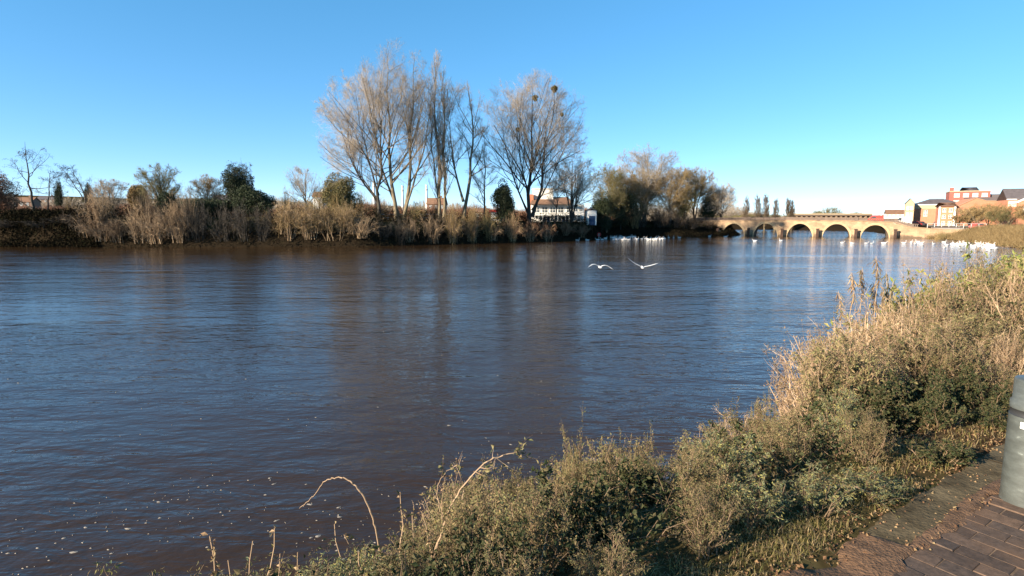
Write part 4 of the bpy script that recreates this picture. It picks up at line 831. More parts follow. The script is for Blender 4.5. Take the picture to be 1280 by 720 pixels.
wood('far_wood', [(x_, rg.uniform(330, 480), rg.uniform(244, 256) + (6 if x_ > 560 else 0) + (4 if x_ > 900 else 0), rg.uniform(16, 26)) for x_ in np.arange(-40, 960, 13)], 'twig', 'hazy band of bare woodland beyond the far bank', 51)
wood('far_hedge', [(x_, rg.uniform(190, 260), rg.uniform(252, 262), rg.uniform(12, 20)) for x_ in np.arange(-20, 780, 14)], 'twig_rust', 'band of reddish brown hedges behind the far bank', 52)
wood('distant_trees', [(x_, rg.uniform(330, 420), rg.uniform(266, 270), rg.uniform(10, 18)) for x_ in np.arange(900, 1140, 12)] + [(1038, 330, 257, 18), (1022, 340, 262, 10), (1070, 335, 264, 10)], 'twig_olive', 'low distant trees on the skyline beyond the bridge', 53)
# lombardy poplars beyond the bridge
for i_, (px_, top, hw) in enumerate(((932, 243, 5.5), (945, 241, 6), (956, 240, 5.5), (969, 246, 5), (984, 246, 6), (989.5, 247, 4))):
    far_tree('lombardy_poplar', px_, 262, top, hw, ['slim distant poplar first after the far bank trees', 'distant poplar second in the row beyond the bridge', 'tallest slim distant poplar of the row beyond the bridge', 'shorter distant poplar standing apart in mid row', 'broader poplar of the last pair beyond the bridge', 'thinnest poplar of the last pair beyond the bridge'][i_], group='slim poplars beyond the bridge', seed=60 + i_, mats=('bark', 'twig_scrub'), style='column', base_r=.3, dens=2.6, prof=[(0, .3), (.1, .6), (.4, 1.), (.75, .8), (.95, .4), (1., .15)])
G4 = 'brown bare trees before the brick buildings'
for i_, (px_, Y, top, hw, mt) in enumerate(((1212, 172, 258, 24, 'twig_pink'), (1236, 170, 252, 30, 'twig_tan'), (1262, 165, 254, 30, 'twig_tan'), (1222, 168, 256, 28, 'twig_tan'), (1250, 160, 262, 26, 'twig_olive'), (1200, 170, 268, 18, 'twig_tan'), (1285, 160, 260, 20, 'twig_tan'))):
    far_tree('bare_tree', px_, Y, top, hw, 'brown twiggy bare tree massed before the orange brick buildings', group=G4, seed=80 + i_, mats=('bark', mt), style='round', base_r=.18, dens=1.)
for i_, px_ in enumerate(np.concatenate([np.arange(1166, 1300, 8), np.arange(1172, 1300, 8)])):
    Y = rg.uniform(132, 147) if i_ > 16 else rg.uniform(142, 152); X = at_y(px_, 274, Y)[0]
    d_ = seg_dist(np.array([[X, Y]]), right)[0]
    bush(px_, Y, rg.uniform(286, 292) - (4 if px_ > 1230 else 0), rg.uniform(5, 9), 'twig_tan', 'twig_tan' if rg.random() < .7 else 'twig_olive', 'small dry brown bush on the bank behind the swan flock', 'brown bushes on the bank behind the swan flock', name='dry_bush', k=rg.integers(5))
nn = 60000; tt = 5.2 + rng.random(nn) * 6.3; i0 = tt.astype(int); f = (tt - i0)[:, None]; Pb = right[i0] * (1 - f) + right[i0 + 1] * f; Pb = Pb + np.array([1., 0]) * rng.uniform(-.3, 26, (nn, 1)) ** 1.0 + rng.normal(size=(nn, 2)) * .8
z = ground(Pb); ok = ~inside(Pb); Pb, z = Pb[ok], z[ok]; B = np.column_stack([Pb, z]); D = rng.normal(size=B.shape) * .45 + [0, 0, .8]; L = rng.uniform(.3, 1.1, len(B))[:, None]; P2 = B + D * L
tag(MB().tubes(np.stack([B, B + D * L * .5 + rng.normal(size=B.shape) * .06, P2], 1), np.tile([.03, .022, .01], (len(B), 1)), 3).build('dry_undergrowth', M['twig_tan']), 'dry brown undergrowth over the bank by the swans', kind='stuff')
print('bushes', time.time() - T0)

# ------------------------------------------------------------------ bridge
def Bp(s, d, z): return np.array([BR[0] + BD[0] * s + BN[0] * d, BR[1] + BD[1] * s + BN[1] * d, z])
def s_at(px):   # distance along the bridge face seen at this photo column
    k = (px - 640) / FPX / 1.0025; # X = k Y on the horizon row
    return (k * BR[1] - BR[0]) / (BD[0] - k * BD[1])
bt = thing('stone_bridge', (BR[0], BR[1], 0), 'long sandstone bridge of five arches over the river', 'bridge')
bt.rotation_euler = (0, 0, math.atan2(BD[1], BD[0]))      # local x along the bridge, local y: upstream is -y or +y
ysg = 1 if np.cross(np.append(BD, 0), np.append(BN, 0))[2] > 0 else -1
piers = [s_at(p) for p in (1117.5, 1068.5, 1021, 977, 935.5)]; piers.append(piers[-1] + (piers[-1] - piers[-2]) * .98)
PW = 1.25; DEP = 8.5
topz = lambda s: np.interp(s, [-14, 0, 5, piers[0], piers[1], piers[3], BLEN + 8, BLEN + 16], [2.3, 2.5, 2.9, 4.15, 4.55, 4.7, 4.55, 4.4])
arches = [(b_ + 0 - (b_ - a_) + PW, b_ - PW) for a_, b_ in zip(piers[:-1], piers[1:])]
def intr(s):
    for a_, b_ in arches:
        if a_ < s < b_: m_ = (a_ + b_) / 2; return -.6 + (topz(m_) - .95 + .6) * math.sqrt(max(0, 1 - ((s - m_) / ((b_ - a_) / 2)) ** 2))
    return -1.
ss = [-14., 0., 2., 5.]
for a_, b_ in arches: ss += list((a_ + b_) / 2 + (b_ - a_) / 2 * np.sin(np.linspace(-np.pi / 2, np.pi / 2, 29)))
ss += [piers[-1] + 1, BLEN + 10, BLEN + 16]; ss = sorted(ss)
mb, sf = MB(), MB()
for s0, s1 in zip(ss[:-1], ss[1:]):
    inn = any(a_ - 1e-6 <= s0 and s1 <= b_ + 1e-6 for a_, b_ in arches)
    b0, b1 = (intr(s0 + 1e-9) if inn else -1., intr(s1 - 1e-9) if inn else -1.); b0 = max(b0, -1); b1 = max(b1, -1); t0_, t1_ = topz(s0), topz(s1)
    y0, y1 = 0, ysg * DEP
    mb.add([[s0, y0, b0], [s1, y0, b1], [s1, y0, t1_], [s0, y0, t0_]], [[0, 1, 2, 3]]); mb.add([[s0, y1, b0], [s1, y1, b1], [s1, y1, t1_], [s0, y1, t0_]], [[3, 2, 1, 0]])
    mb.add([[s0, y0, t0_], [s1, y0, t1_], [s1, y1, t1_], [s0, y1, t0_]], [[0, 1, 2, 3]])
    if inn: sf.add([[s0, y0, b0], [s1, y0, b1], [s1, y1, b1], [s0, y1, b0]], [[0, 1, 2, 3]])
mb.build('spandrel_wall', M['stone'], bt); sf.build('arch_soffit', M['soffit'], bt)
for a_, b_ in arches:      # ring of arch stones standing a little proud
    m_ = (a_ + b_) / 2; th = np.linspace(math.asin(.0), math.pi, 30); rx, rz_ = (b_ - a_) / 2, topz(m_) - .95 + .6; V = []
    for t in th:
        for q, y_ in ((1., -.09), (1., .0), (1., .09)):
            pass
        c_, s_ = math.cos(t), math.sin(t); V += [[m_ + rx * c_, -ysg * .10, -.6 + rz_ * s_], [m_ + (rx + .6) * c_, -ysg * .10, -.6 + (rz_ + .55) * s_], [m_ + (rx + .6) * c_, ysg * .02, -.6 + (rz_ + .55) * s_], [m_ + rx * c_, ysg * .02, -.6 + rz_ * s_]]
    F = [[4 * i + j, 4 * i + (j + 1) % 4, 4 * (i + 1) + (j + 1) % 4, 4 * (i + 1) + j] for i in range(29) for j in range(4)]
    MB().add(V, F).build('arch_ring', mat('ring_stone', (.40, .29, .17), .9, noise=.2, nscale=1.) if a_ == arches[0][0] else bpy.data.materials['ring_stone'], bt)
def strip(name, s0, s1, zlo, zhi, y0, y1, m_, n=40):
    mb = MB(); xs = np.linspace(s0, s1, n); V = []
    for x in xs: t = topz(x); V += [[x, y0, t + zlo], [x, y0, t + zhi], [x, y1, t + zhi], [x, y1, t + zlo]]
    mb.add(V, [[4 * i + j, 4 * i + (j + 1) % 4, 4 * (i + 1) + (j + 1) % 4, 4 * (i + 1) + j] for i in range(n - 1) for j in range(4)] + [[0, 1, 2, 3], [4 * n - 4, 4 * n - 3, 4 * n - 2, 4 * n - 1]]); return mb.build(name, m_, bt)
strip('string_course', -2, BLEN + 14, -.05, .12, -ysg * .18, ysg * .10, M['stone'])
strip('plinth_rail', 3, BLEN + 14, .12, .24, -ysg * .06, ysg * .24, M['stone_b']); strip('coping', 3, BLEN + 14, .82, .96, -ysg * .10, ysg * .28, M['stone_b'])
strip('coping', 3, BLEN + 14, .0, .96, ysg * (DEP - .3), ysg * (DEP - .02), M['stone_b'])
mb = MB()
for x in np.arange(3.2, BLEN + 14, .42): t = topz(x); mb.box((x, min(-.0, ysg * .16), t + .24), (x + .20, max(-.0, ysg * .16), t + .82))
mb.build('balusters', M['stone_b'], bt)['kind'] = 'stuff'
for p_ in piers[:-1] + [piers[-1]]:
    mb = MB(); prof = [(1.05 * math.cos(a_), -ysg * abs(1.3 * math.sin(a_))) for a_ in np.linspace(0, np.pi, 9)]
    V = [[p_ + x, y_, z_] for z_ in (-1.2, 1.5) for x, y_ in prof]; mb.add(V, [[i, i + 1, 10 + i, 9 + i] for i in range(8)] + [list(range(9, 18))]); V = [[p_ + x, y_, 1.5] for x, y_ in prof] + [[p_, 0, 2.3]]; mb.add(V, [[i, i + 1, 9] for i in range(8)])
    mb.build('cutwater', M['stone'], bt)
    mb = MB(); mb.box((p_ - .34, min(-ysg * 1.62, -ysg * 1.3), -1), (p_ + .34, max(-ysg * 1.62, -ysg * 1.3), 2.25)); mb.box((p_ - .42, min(-ysg * 1.70, -ysg * 1.25), 2.0), (p_ + .42, max(-ysg * 1.70, -ysg * 1.25), 2.35)); mb.build('fender_post', M['stone_d'], bt)
    mb = MB(); t = topz(p_); mb.box((p_ - .45, min(-ysg * .22, ysg * .34), t + .02), (p_ + .45, max(-ysg * .22, ysg * .34), t + 1.08)); mb.build('parapet_pier', M['stone_b'], bt)
# quay wall and road edge right of the bridge
for i_, (px0, px1, Ya, Yb, za, zb, lab) in enumerate(((1166, 1212, 150, 149, 2.75, 2.6, 'grey riverside wall running on from the end of the bridge'),)):
    a_, b_ = at_y(px0, 274, Ya), at_y(px1, 274, Yb); L = np.hypot(*(b_ - a_)[:2]); o = thing('river_wall', (a_[0], a_[1], 0), lab, 'wall', rz=math.atan2(b_[1] - a_[1], b_[0] - a_[0]))
    MB().box((0, 0, .2), (L, .4, za)).build('wall_face', M['concrete'], o); MB().box((-.05, -.06, za), (L + .05, .46, za + .15)).build('coping', M['stone_b'], o)
def railing(px0, px1, Ya, Yb, n, h, lab, zb=None):
    a_, b_ = at_y(px0, 274, Ya), at_y(px1, 274, Yb); L = np.hypot(*(b_ - a_)[:2]); z = zb if zb is not None else gz(*a_[:2]); o = thing('railing', (a_[0], a_[1], z), lab, 'railing', rz=math.atan2(b_[1] - a_[1], b_[0] - a_[0]))
    for k_ in range(n): x = L * k_ / (n - 1); MB().box((x - .06, -.06, 0), (x + .06, .06, h)).build('post', M['rail'], o)
    for q in (h, h * .5): MB().tubes(np.array([[0, 0, q], [L / 2, 0, q], [L, 0, q]]), [.06] * 3, 6).build('rail', M['rail'], o)
railing(1160, 1234, 153, 146, 9, 1.2, 'metal railing along the road beyond the swan flock', 2.6)
railing(476, 566, 116, 118, 11, 1.4, 'pale metal railing seen between the poplar trunks')

# railway viaduct beyond
a_, b_ = at_y(989, 274, 300), at_y(1090, 274, 300); L = b_[0] - a_[0]
v = thing('railway_viaduct', (a_[0], 300, 0), 'pale low viaduct of many small arches beyond the stone bridge', 'viaduct'); MB().box((0, 0, 6.7), (L, 5, 7.3)).build('deck', M['stone_b'], v); MB().box((-.1, -.15, 7.3), (L + .1, 5.1, 8.1)).build('parapet', M['cream'], v)
for x in np.linspace(.5, L - .5, 17): MB().box((x - .45, .3, -1), (x + .45, 4.7, 6.7)).build('pier', M['stone'], v)

# ------------------------------------------------------------------ buildings
class Bld:
    def __init__(s, name, px0, Y, rot, z0, label, cat, group=None):
        p = at_y(px0, 274, Y); s.o = thing(name, (p[0], Y, z0), label, cat, group, rot)
    def box(s, name, lo, hi, m_): return MB().box(lo, hi).build(name, M[m_], s.o)
    def win(s, face, u, z, w_, h_, off=0., fm='whitep', pane='pane', bars=1):
        """window on a local face: 'f' (y=off, facing -y) or 'l' (x=off, facing -x)"""
        fr, pn = MB(), MB(); t_ = .09
        def bx(mb, u0, u1, z0, z1, d0, d1):
            if face == 'f': mb.box((u0, off - d1, z0), (u1, off - d0, z1))
            else: mb.box((off - d1, u0, z0), (off - d0, u1, z1))
        bx(fr, u, u + w_, z, z + t_, .01, .12); bx(fr, u, u + w_, z + h_ - t_, z + h_, .01, .12); bx(fr, u, u + t_, z + t_, z + h_ - t_, .01, .12); bx(fr, u + w_ - t_, u + w_, z + t_, z + h_ - t_, .01, .12)
        for k_ in range(bars): uu = u + w_ * (k_ + 1) / (bars + 1); bx(fr, uu - .05, uu + .05, z + t_, z + h_ - t_, .01, .10)
        bx(fr, u + t_, u + w_ - t_, z + h_ * .5 - .04, z + h_ * .5 + .04, .012, .09); bx(fr, u - .1, u + w_ + .1, z - .15, z - .01, .01, .2)
        bx(pn, u + t_, u + w_ - t_, z + t_, z + h_ - t_, .015, .04)
        f_ = fr.build('window', M[fm], s.o); pn.build('pane', M[pane], f_)
    def gable(s, name, lo, hi, rise, m_, along='x', over=.4):
        (x0, y0, z0), (x1, y1) = lo, hi; th = .22
        if along == 'x': prof = [(y0 - over, z0), ((y0 + y1) / 2, z0 + rise), (y1 + over, z0), (y1 + over, z0 - th), ((y0 + y1) / 2, z0 + rise - th), (y0 - over, z0 - th)]; V = [[x, p_[0], p_[1]] for x in (x0 - over, x1 + over) for p_ in prof]
        else: prof = [(x0 - over, z0), ((x0 + x1) / 2, z0 + rise), (x1 + over, z0), (x1 + over, z0 - th), ((x0 + x1) / 2, z0 + rise - th), (x0 - over, z0 - th)]; V = [[p_[0], y, p_[1]] for y in (y0 - over, y1 + over) for p_ in prof]
        F = [[i, (i + 1) % 6, 6 + (i + 1) % 6, 6 + i] for i in range(6)] + [[0, 1, 4, 5], [1, 2, 3, 4], [6, 7, 10, 11], [7, 8, 9, 10]]; return MB().add(V, F).build(name, M[m_], s.o)
    def pent(s, name, lo, hi, rise, m_, along='x'):
        (x0, y0, z0), (x1, y1) = lo, hi
        if along == 'x': V = [[x, y, z] for x in (x0, x1) for y, z in ((y0, z0), (y1, z0), ((y0 + y1) / 2, z0 + rise))]
        else: V = [[x, y, z] for y in (y0, y1) for x, z in ((x0, z0), (x1, z0), ((x0 + x1) / 2, z0 + rise))]
        return MB().add(V, [[0, 1, 2], [3, 4, 5], [0, 1, 4, 3], [1, 2, 5, 4], [2, 0, 3, 5]]).build(name, M[m_], s.o)
    def hip(s, name, lo, hi, rise, m_, over=.4):
        (x0, y0, z0), (x1, y1) = lo, hi; x0 -= over; y0 -= over; x1 += over; y1 += over; d = (y1 - y0) / 2
        V = [[x0, y0, z0], [x1, y0, z0], [x1, y1, z0], [x0, y1, z0], [x0 + d, y0 + d, z0 + rise], [x1 - d, y0 + d, z0 + rise]]
        return MB().add(V, [[0, 1, 5, 4], [1, 2, 5], [2, 3, 4, 5], [3, 0, 4], [3, 2, 1, 0]]).build(name, M[m_], s.o)
m_px = lambda Y: Y / FPX
# corner block: cream end, orange brick front with cream top floor
Y = 225; k = m_px(Y); g0 = 2.6; zz = lambda py, Y=225: at_y(1150, py, Y)[2] - g0
B = Bld('brick_building', 1141, Y, R(-30), g0, 'orange brick block with cream top storey and hipped slate roof beside the bridge', 'building')
W_ = 50 * k * .95; E_ = zz(255.5); dpt = 11
B.box('wall', (0, 0, 0), (W_, dpt, zz(261)), 'brick'); B.box('upper_wall', (-.02, -.03, zz(261)), (W_ + .02, dpt, E_), 'cream'); B.hip('roof', (0, 0, E_), (W_, dpt), zz(248.5) - E_, 'roof')
B.box('cornice', (-.3, -.35, E_ - .35), (W_ + .3, -.02, E_ - .03), 'whitep')
for i_, u in enumerate((.22, .5, .78)):
    for r_ in (0, 1): B.win('f', W_ * u, zz(270 - 0) if r_ == 0 else zz(264.5) - .55, 1.15, 1.15, 0)
mb = MB(); a_ = np.linspace(0, np.pi, 12); V = [[W_ * .62 + 3.1 * math.cos(t), -.05, zz(282) + 2.6 * math.sin(t)] for t in a_]; V += [[x, .3, z] for x, _, z in V]; mb.add(V, [list(range(12)), list(range(12, 24))[::-1]] + [[i, i + 1, 13 + i, 12 + i] for i in range(11)]); mb.build('archway', M['roof'], B.o)
Cc = Bld('corner_tower', 1130.5, Y - 3, R(-30), g0, 'narrow cream corner front with small pointed gable next to the brick block', 'building')
w2 = 11 * k * .8; B2h = zz(254.5, 221.5); Cc.box('wall', (0, 0, 0), (w2, 3.2, B2h), 'cream'); Cc.pent('gable', (0, 0, B2h), (w2, 3.2), 1.9, 'cream', 'y'); Cc.gable('roof', (0, 0, B2h + .1), (w2, 3.2), 1.95, 'roof', 'y', .15)
for r_ in range(3): Cc.win('f', w2 * .15, B2h - 2.4 - r_ * 2.5, .8, 1.4, 0, pane='pane_l'); Cc.win('f', w2 * .58, B2h - 2.4 - r_ * 2.5, .8, 1.4, 0, pane='pane_l')
for z_ in (B2h - 2.75, B2h - 5.2): Cc.box('band', (-.1, -.15, z_), (w2 + .1, -.01, z_ + .2), 'brick')
# tall red brick block behind
Y = 262; k = m_px(Y); zz = lambda py: at_y(1200, py, 262)[2] - g0
B = Bld('brick_building', 1184, Y, R(-32), g0, 'tall dark red brick block with a row of white windows and a chimney', 'building')
W_ = 50 * k * .78; E_ = zz(240); B.box('wall', (0, 0, 0), (W_, 14, E_), 'brick_r'); B.box('parapet', (-.2, -.25, E_), (W_ + .2, 14.2, E_ + .4), 'cream'); B.hip('roof', (5, 2, E_ + .4), (W_ - 4, 13), 1.9, 'roof'); B.box('chimney', (.02, .3, E_ + .4), (1.5, 1.8, zz(234.5)), 'brick_r')
for i_ in range(4): B.win('f', 1.7 + i_ * 3.3, zz(246.4), 2.0, 1.6, 0, pane='pane_l'); B.win('f', 1.7 + i_ * 3.3, zz(246.4) - 3.1, 2.0, 1.6, 0, pane='pane_l')
B.box('roof_wing', (W_, 1.5, 0), (W_ + 6, 12, zz(243.5)), 'roof')
# brick block with white quoins and long side
Y = 196; k = m_px(Y); zz = lambda py: at_y(1185, py, 196)[2] - g0
B = Bld('brick_building', 1172.5, Y, R(-32), g0, 'brick house front with three rows of white windows and white corner trim', 'building')
W_ = 21 * k * .8; E_ = zz(258); B.box('wall', (0, 0, 0), (W_, 9, E_), 'brick'); B.hip('roof', (0, 0, E_), (W_, 9), 1.4, 'roof_b', .5)
for u in (0, W_ - .5): B.box('corner_trim', (u - .03, -.09, 0), (u + .5, .02, E_ - .05), 'whitep')
for r_ in range(3):
    for u in (.2, .58): B.win('f', W_ * u + .1, E_ - 1.9 - r_ * 2.2, .95, 1.2, 0, pane='pane')
B = Bld('brick_hall', 1193.5, Y - 1.5, R(-22), g0, 'long orange brick hall with plain rising gable wall and slate roof', 'building')
W2 = 68 * k * .82; V = []; prof = [(0, 0), (W2, 0), (W2, zz(252)), (W2 * .52, zz(251.5)), (W2 * .34, zz(248)), (0, zz(259))]
V = [[x, y, z] for y in (0, 12) for x, z in prof]; MB().add(V, [[i, (i + 1) % 6, 6 + (i + 1) % 6, 6 + i] for i in range(6)] + [list(range(6))[::-1], list(range(6, 12))]).build('wall', M['brick'], B.o)
V = [[x, y, z + dz] for y in (-.25, .12) for dz in (.02, .12) for x, z in ((W2 + .3, zz(252)), (W2 * .52, zz(251.5)), (W2 * .34, zz(248)), (-.3, zz(259.3)))]
MB().add(V, [[4 * a_ + i, 4 * a_ + i + 1, 4 * b_ + i + 1, 4 * b_ + i] for a_, b_ in ((0, 1), (1, 3), (3, 2), (2, 0)) for i in range(3)]).build('roof_edge', M['cream'], B.o)
B.box('roof', (W2 * .35, 6, zz(253)), (W2 * 1.02, 11.9, zz(246.5)), 'roof')
# house with white bargeboards at the edge of the view
Y = 176; k = m_px(Y); zz = lambda py: at_y(1265, py, 176)[2] - g0
B = Bld('gabled_house', 1257, Y, R(-26), g0, 'orange brick house with white bargeboards and slate roof at the edge of view', 'building')
B.box('wall', (0, 0, 0), (11, 9, zz(250)), 'brick'); B.pent('gable', (2.2, -1.0, zz(252)), (13.5, 8.9), zz(239) - zz(252), 'brick', 'y'); B.box('wing_wall', (2.25, -.98, 0), (13.4, -.02, zz(252)), 'brick')
B.gable('roof', (0, 0, zz(249)), (12, 9), 3.4, 'roof', 'x', .3)
x0, x1 = 1.9, 13.8; zA, zB = zz(252.5), zz(238.5); V = [[x0, -1.15, zA], [(x0 + x1) / 2, -1.15, zB], [x1, -1.15, zA], [x1, -1.15, zA - .45], [(x0 + x1) / 2, -1.15, zB - .5], [x0, -1.15, zA - .45]]; V += [[a_, 3, c_] for a_, b_, c_ in V]
MB().add(V, [[0, 1, 4, 5], [1, 2, 3, 4], [0, 1, 7, 6], [1, 2, 8, 7], [5, 4, 10, 11], [4, 3, 9, 10]]).build('bargeboard', M['whitep'], B.o); B.win('f', .3, zz(257.5), 2.3, 1.5, 0, bars=2, pane='pane_l'); B.win('f', 3.6, zz(264), 2.0, 1.4, -1.0, pane='pane_l'); B.box('eaves_board', (-.3, -.42, zz(250.0)), (2.1, -.3, zz(248.8)), 'whitep')
# shop row beyond the end of the bridge
Y = 240; zz = lambda py: at_y(1110, py, 240)[2] - g0
B = Bld('shop_row', 1100, Y, R(-28), g0, 'low white shop row with blue ground floor beyond the bridge', 'building'); W_ = 30 * m_px(Y) * .82
B.box('wall', (0, 0, 0), (W_, 8, zz(267.5)), 'whitep'); B.box('shop_front', (-.02, -.12, 0), (W_ * .8, -.01, zz(273)), 'blue'); B.gable('roof', (W_ * .25, 0, zz(267.3)), (W_, 8), 1.8, 'roof_b', 'x', .2)
for i_ in range(5): B.win('f', .5 + i_ * 1.5, zz(271.5), .9, 1.1, 0)
# vehicles on the bridge approach
def vehicle(px, Y, z0, L, Wd, Hh, m_, label, name, van=True, rz=0.):
    p = at_y(px, 274, Y); t = thing(name, (p[0], Y, z0), label, 'van' if van else 'car', None, rz)
    if van: pr = [(-L / 2, .35), (-L / 2, Hh - .15), (-L / 2 + .15, Hh), (L / 2 - 1.25, Hh), (L / 2 - .55, 1.35), (L / 2 - .05, 1.1), (L / 2, .8), (L / 2, .35)]; gl = [(L / 2 - 2.0, 1.35), (L / 2 - 2.0, Hh - .3), (L / 2 - 1.32, Hh - .3), (L / 2 - .72, 1.38)]
    else: pr = [(-L / 2, .3), (-L / 2, .85), (-L / 2 + .5, .95), (-L / 2 + 1.0, Hh), (L / 2 - 1.7, Hh), (L / 2 - 1.0, .95), (L / 2 - .1, .8), (L / 2, .6), (L / 2, .3)]; gl = [(-L / 2 + .75, .95), (-L / 2 + 1.1, Hh - .1), (L / 2 - 1.75, Hh - .1), (L / 2 - 1.2, .95)]
    MB().prism(pr, -Wd / 2, Wd / 2).build('body', M[m_], t)
    MB().prism(gl, -Wd / 2 - .015, Wd / 2 + .015).build('window', M['pane'], t)
    for sx in (-L / 2 + .85, L / 2 - .85):
        for sy in (-1, 1):
            a_ = np.linspace(0, 2 * np.pi, 16, endpoint=False); y0 = sy * (Wd / 2 - .12); V = [[sx + .33 * math.cos(q), yy, .33 + .33 * math.sin(q)] for yy in (y0 - .1, y0 + .14 if sy > 0 else y0 + .1) for q in a_]
            if sy < 0: V = [[x, y - .04, z] for x, y, z in V]
            w_ = MB().add(V, [[i, (i + 1) % 16, 16 + (i + 1) % 16, 16 + i] for i in range(16)] + [list(range(16)), list(range(16, 32))]).build('wheel', M['rubber'], t)
    return t
ba = math.atan2(BD[1], BD[0])
def on_bridge(px, d=3.0): s = s_at(px); p = Bp(s, d, 0); return p, float(topz(s))
p, t = on_bridge(1094); vehicle(1094, p[1], t - .35, 3.8, 1.8, 2.1, 'redp', 'red van crossing the stone bridge', 'van', rz=ba)
vehicle(1127, 168, 3.3, 4.8, 1.9, 2.4, 'whitep', 'white van at the end of the bridge by the shops', 'van', rz=ba + .3)
vehicle(1143, 170, 3.0, 4.2, 1.7, 1.45, 'redp', 'small red car on the road before the corner building', 'parked_car', False, .2); vehicle(1150, 172, 2.9, 4.3, 1.75, 1.45, 'roof', 'dark car on the road beside the small red car', 'parked_car', False, .2)
vehicle(1224, 156, 2.4, 4.3, 1.75, 1.5, 'redp', 'red car parked behind the railing by the brown bushes', 'parked_car', False, .1)

# boathouse on the far bank
Y = 146; k = m_px(Y); X0 = at_y(655, 274, Y)[0]; g1 = gz(X0 + 8, Y); zz = lambda py: at_y(690, py, 146)[2] - g1
B = Bld('boathouse', 664, Y, R(2), g1 - .3, 'white boathouse with brown roof and balcony behind the bare trees', 'building'); W_ = 66 * k
B.box('wall', (0, 0, 0), (W_, 12, zz(255.5) + .3), 'whitep'); V = [[-.3, -1.8, zz(255.5) + .3], [W_ * .78, -1.8, zz(255.5) + .3], [W_ * .72, 4, zz(245.5) + .3], [.6, 4, zz(245.5) + .3], [-.3, 12, zz(255.5) + .3], [W_ * .78, 12, zz(255.5) + .3]]
MB().add(V, [[0, 1, 2, 3], [3, 2, 5, 4], [0, 3, 4], [1, 5, 2], [0, 4, 5, 1]]).build('roof', M['roof_b'], B.o)
B.box('upper_storey', (.9, 2.2, zz(249)), (W_ * .43, 8, zz(235.5) + .3), 'whitep'); B.box('flat_roof', (.7, 2.0, zz(235.5) + .3), (W_ * .45, 8.2, zz(234.6) + .3), 'whitep'); B.box('brick_end', (-.6, 1.5, 0), (0.7, 8, zz(241)), 'brick')
for i_, u in enumerate((.05, .20, .35, .50, .66)): B.win('f', W_ * u, zz(264.5), 1.5, 1.5, 0, bars=1)
for u in (.80, .90): B.win('f', W_ * u, zz(263), 1.0, 1.6, 0)
B.box('balcony', (-.3, -2.0, zz(268.2)), (W_ * .93, -.02, zz(267)), 'whitep'); 
for q in (265.6, 264.3): B.box('balcony_rail', (-.3, -2.05, zz(q)), (W_ * .93, -1.97, zz(q) + .09), 'whitep')
for i_ in range(14): B.box('balcony_post', (-.2 + i_ * W_ * .071, -2.0, 0), (-.08 + i_ * W_ * .071, -1.88, zz(264.3)), 'whitep')
for i_ in range(5): B.box('boat_door', (.6 + i_ * W_ * .17, -.10, 0.2), (.6 + i_ * W_ * .17 + 1.9, -.01, zz(270)), 'blue' if i_ % 2 else 'whitep')
S_ = Bld('blue_shed', 733, 147, R(0), gz(at_y(733, 274, 147)[0], 147) - .1, 'small blue fronted shed with white gable beside the boathouse', 'shed'); w_ = 12.5 * 147 / FPX
zt = at_y(733, 263, 147)[2] - S_.o.location.z; S_.box('wall', (0, 0, 0), (w_, 3, zt), 'whitep'); S_.gable('roof', (0, 0, zt), (w_, 3), .6, 'roof', 'y', .15); S_.box('door', (w_ * .25, -.1, 0), (w_ * .85, -.01, zt * .62), 'blue')
# life ring on a post
p = at_y(749, 279, 146); t = thing('life_ring_post', (p[0], 146, gz(p[0], 146)), 'red life ring on a short post by the blue shed', 'life ring'); MB().box((-.06, 0, 0), (.06, .1, 1.7)).build('post', M['whitep'], t); a_ = np.linspace(0, 2 * np.pi, 25); MB().tubes(np.column_stack([.42 * np.cos(a_), a_ * 0 - .1, 1.4 + .42 * np.sin(a_)]), [.12] * 25, 8).build('ring', M['redp'], t)
# kiosk
S_ = Bld('kiosk', 614, 132, R(0), gz(at_y(620, 274, 132)[0], 128) - .1, 'low white kiosk with red roof between the poplars', 'kiosk'); w_ = 15 * 132 / FPX; zt = at_y(620, 265, 132)[2] - S_.o.location.z
S_.box('wall', (0, 0, 0), (w_, 3, zt), 'whitep'); S_.box('roof', (-.4, -.4, zt), (w_ + .4, 3.4, zt + .45), 'redp'); S_.box('counter', (w_ * .2, -.3, zt * .4), (w_ * .8, -.01, zt * .5), 'ochre'); S_.win('f', w_ * .25, zt * .55, w_ * .45, zt * .35, 0)
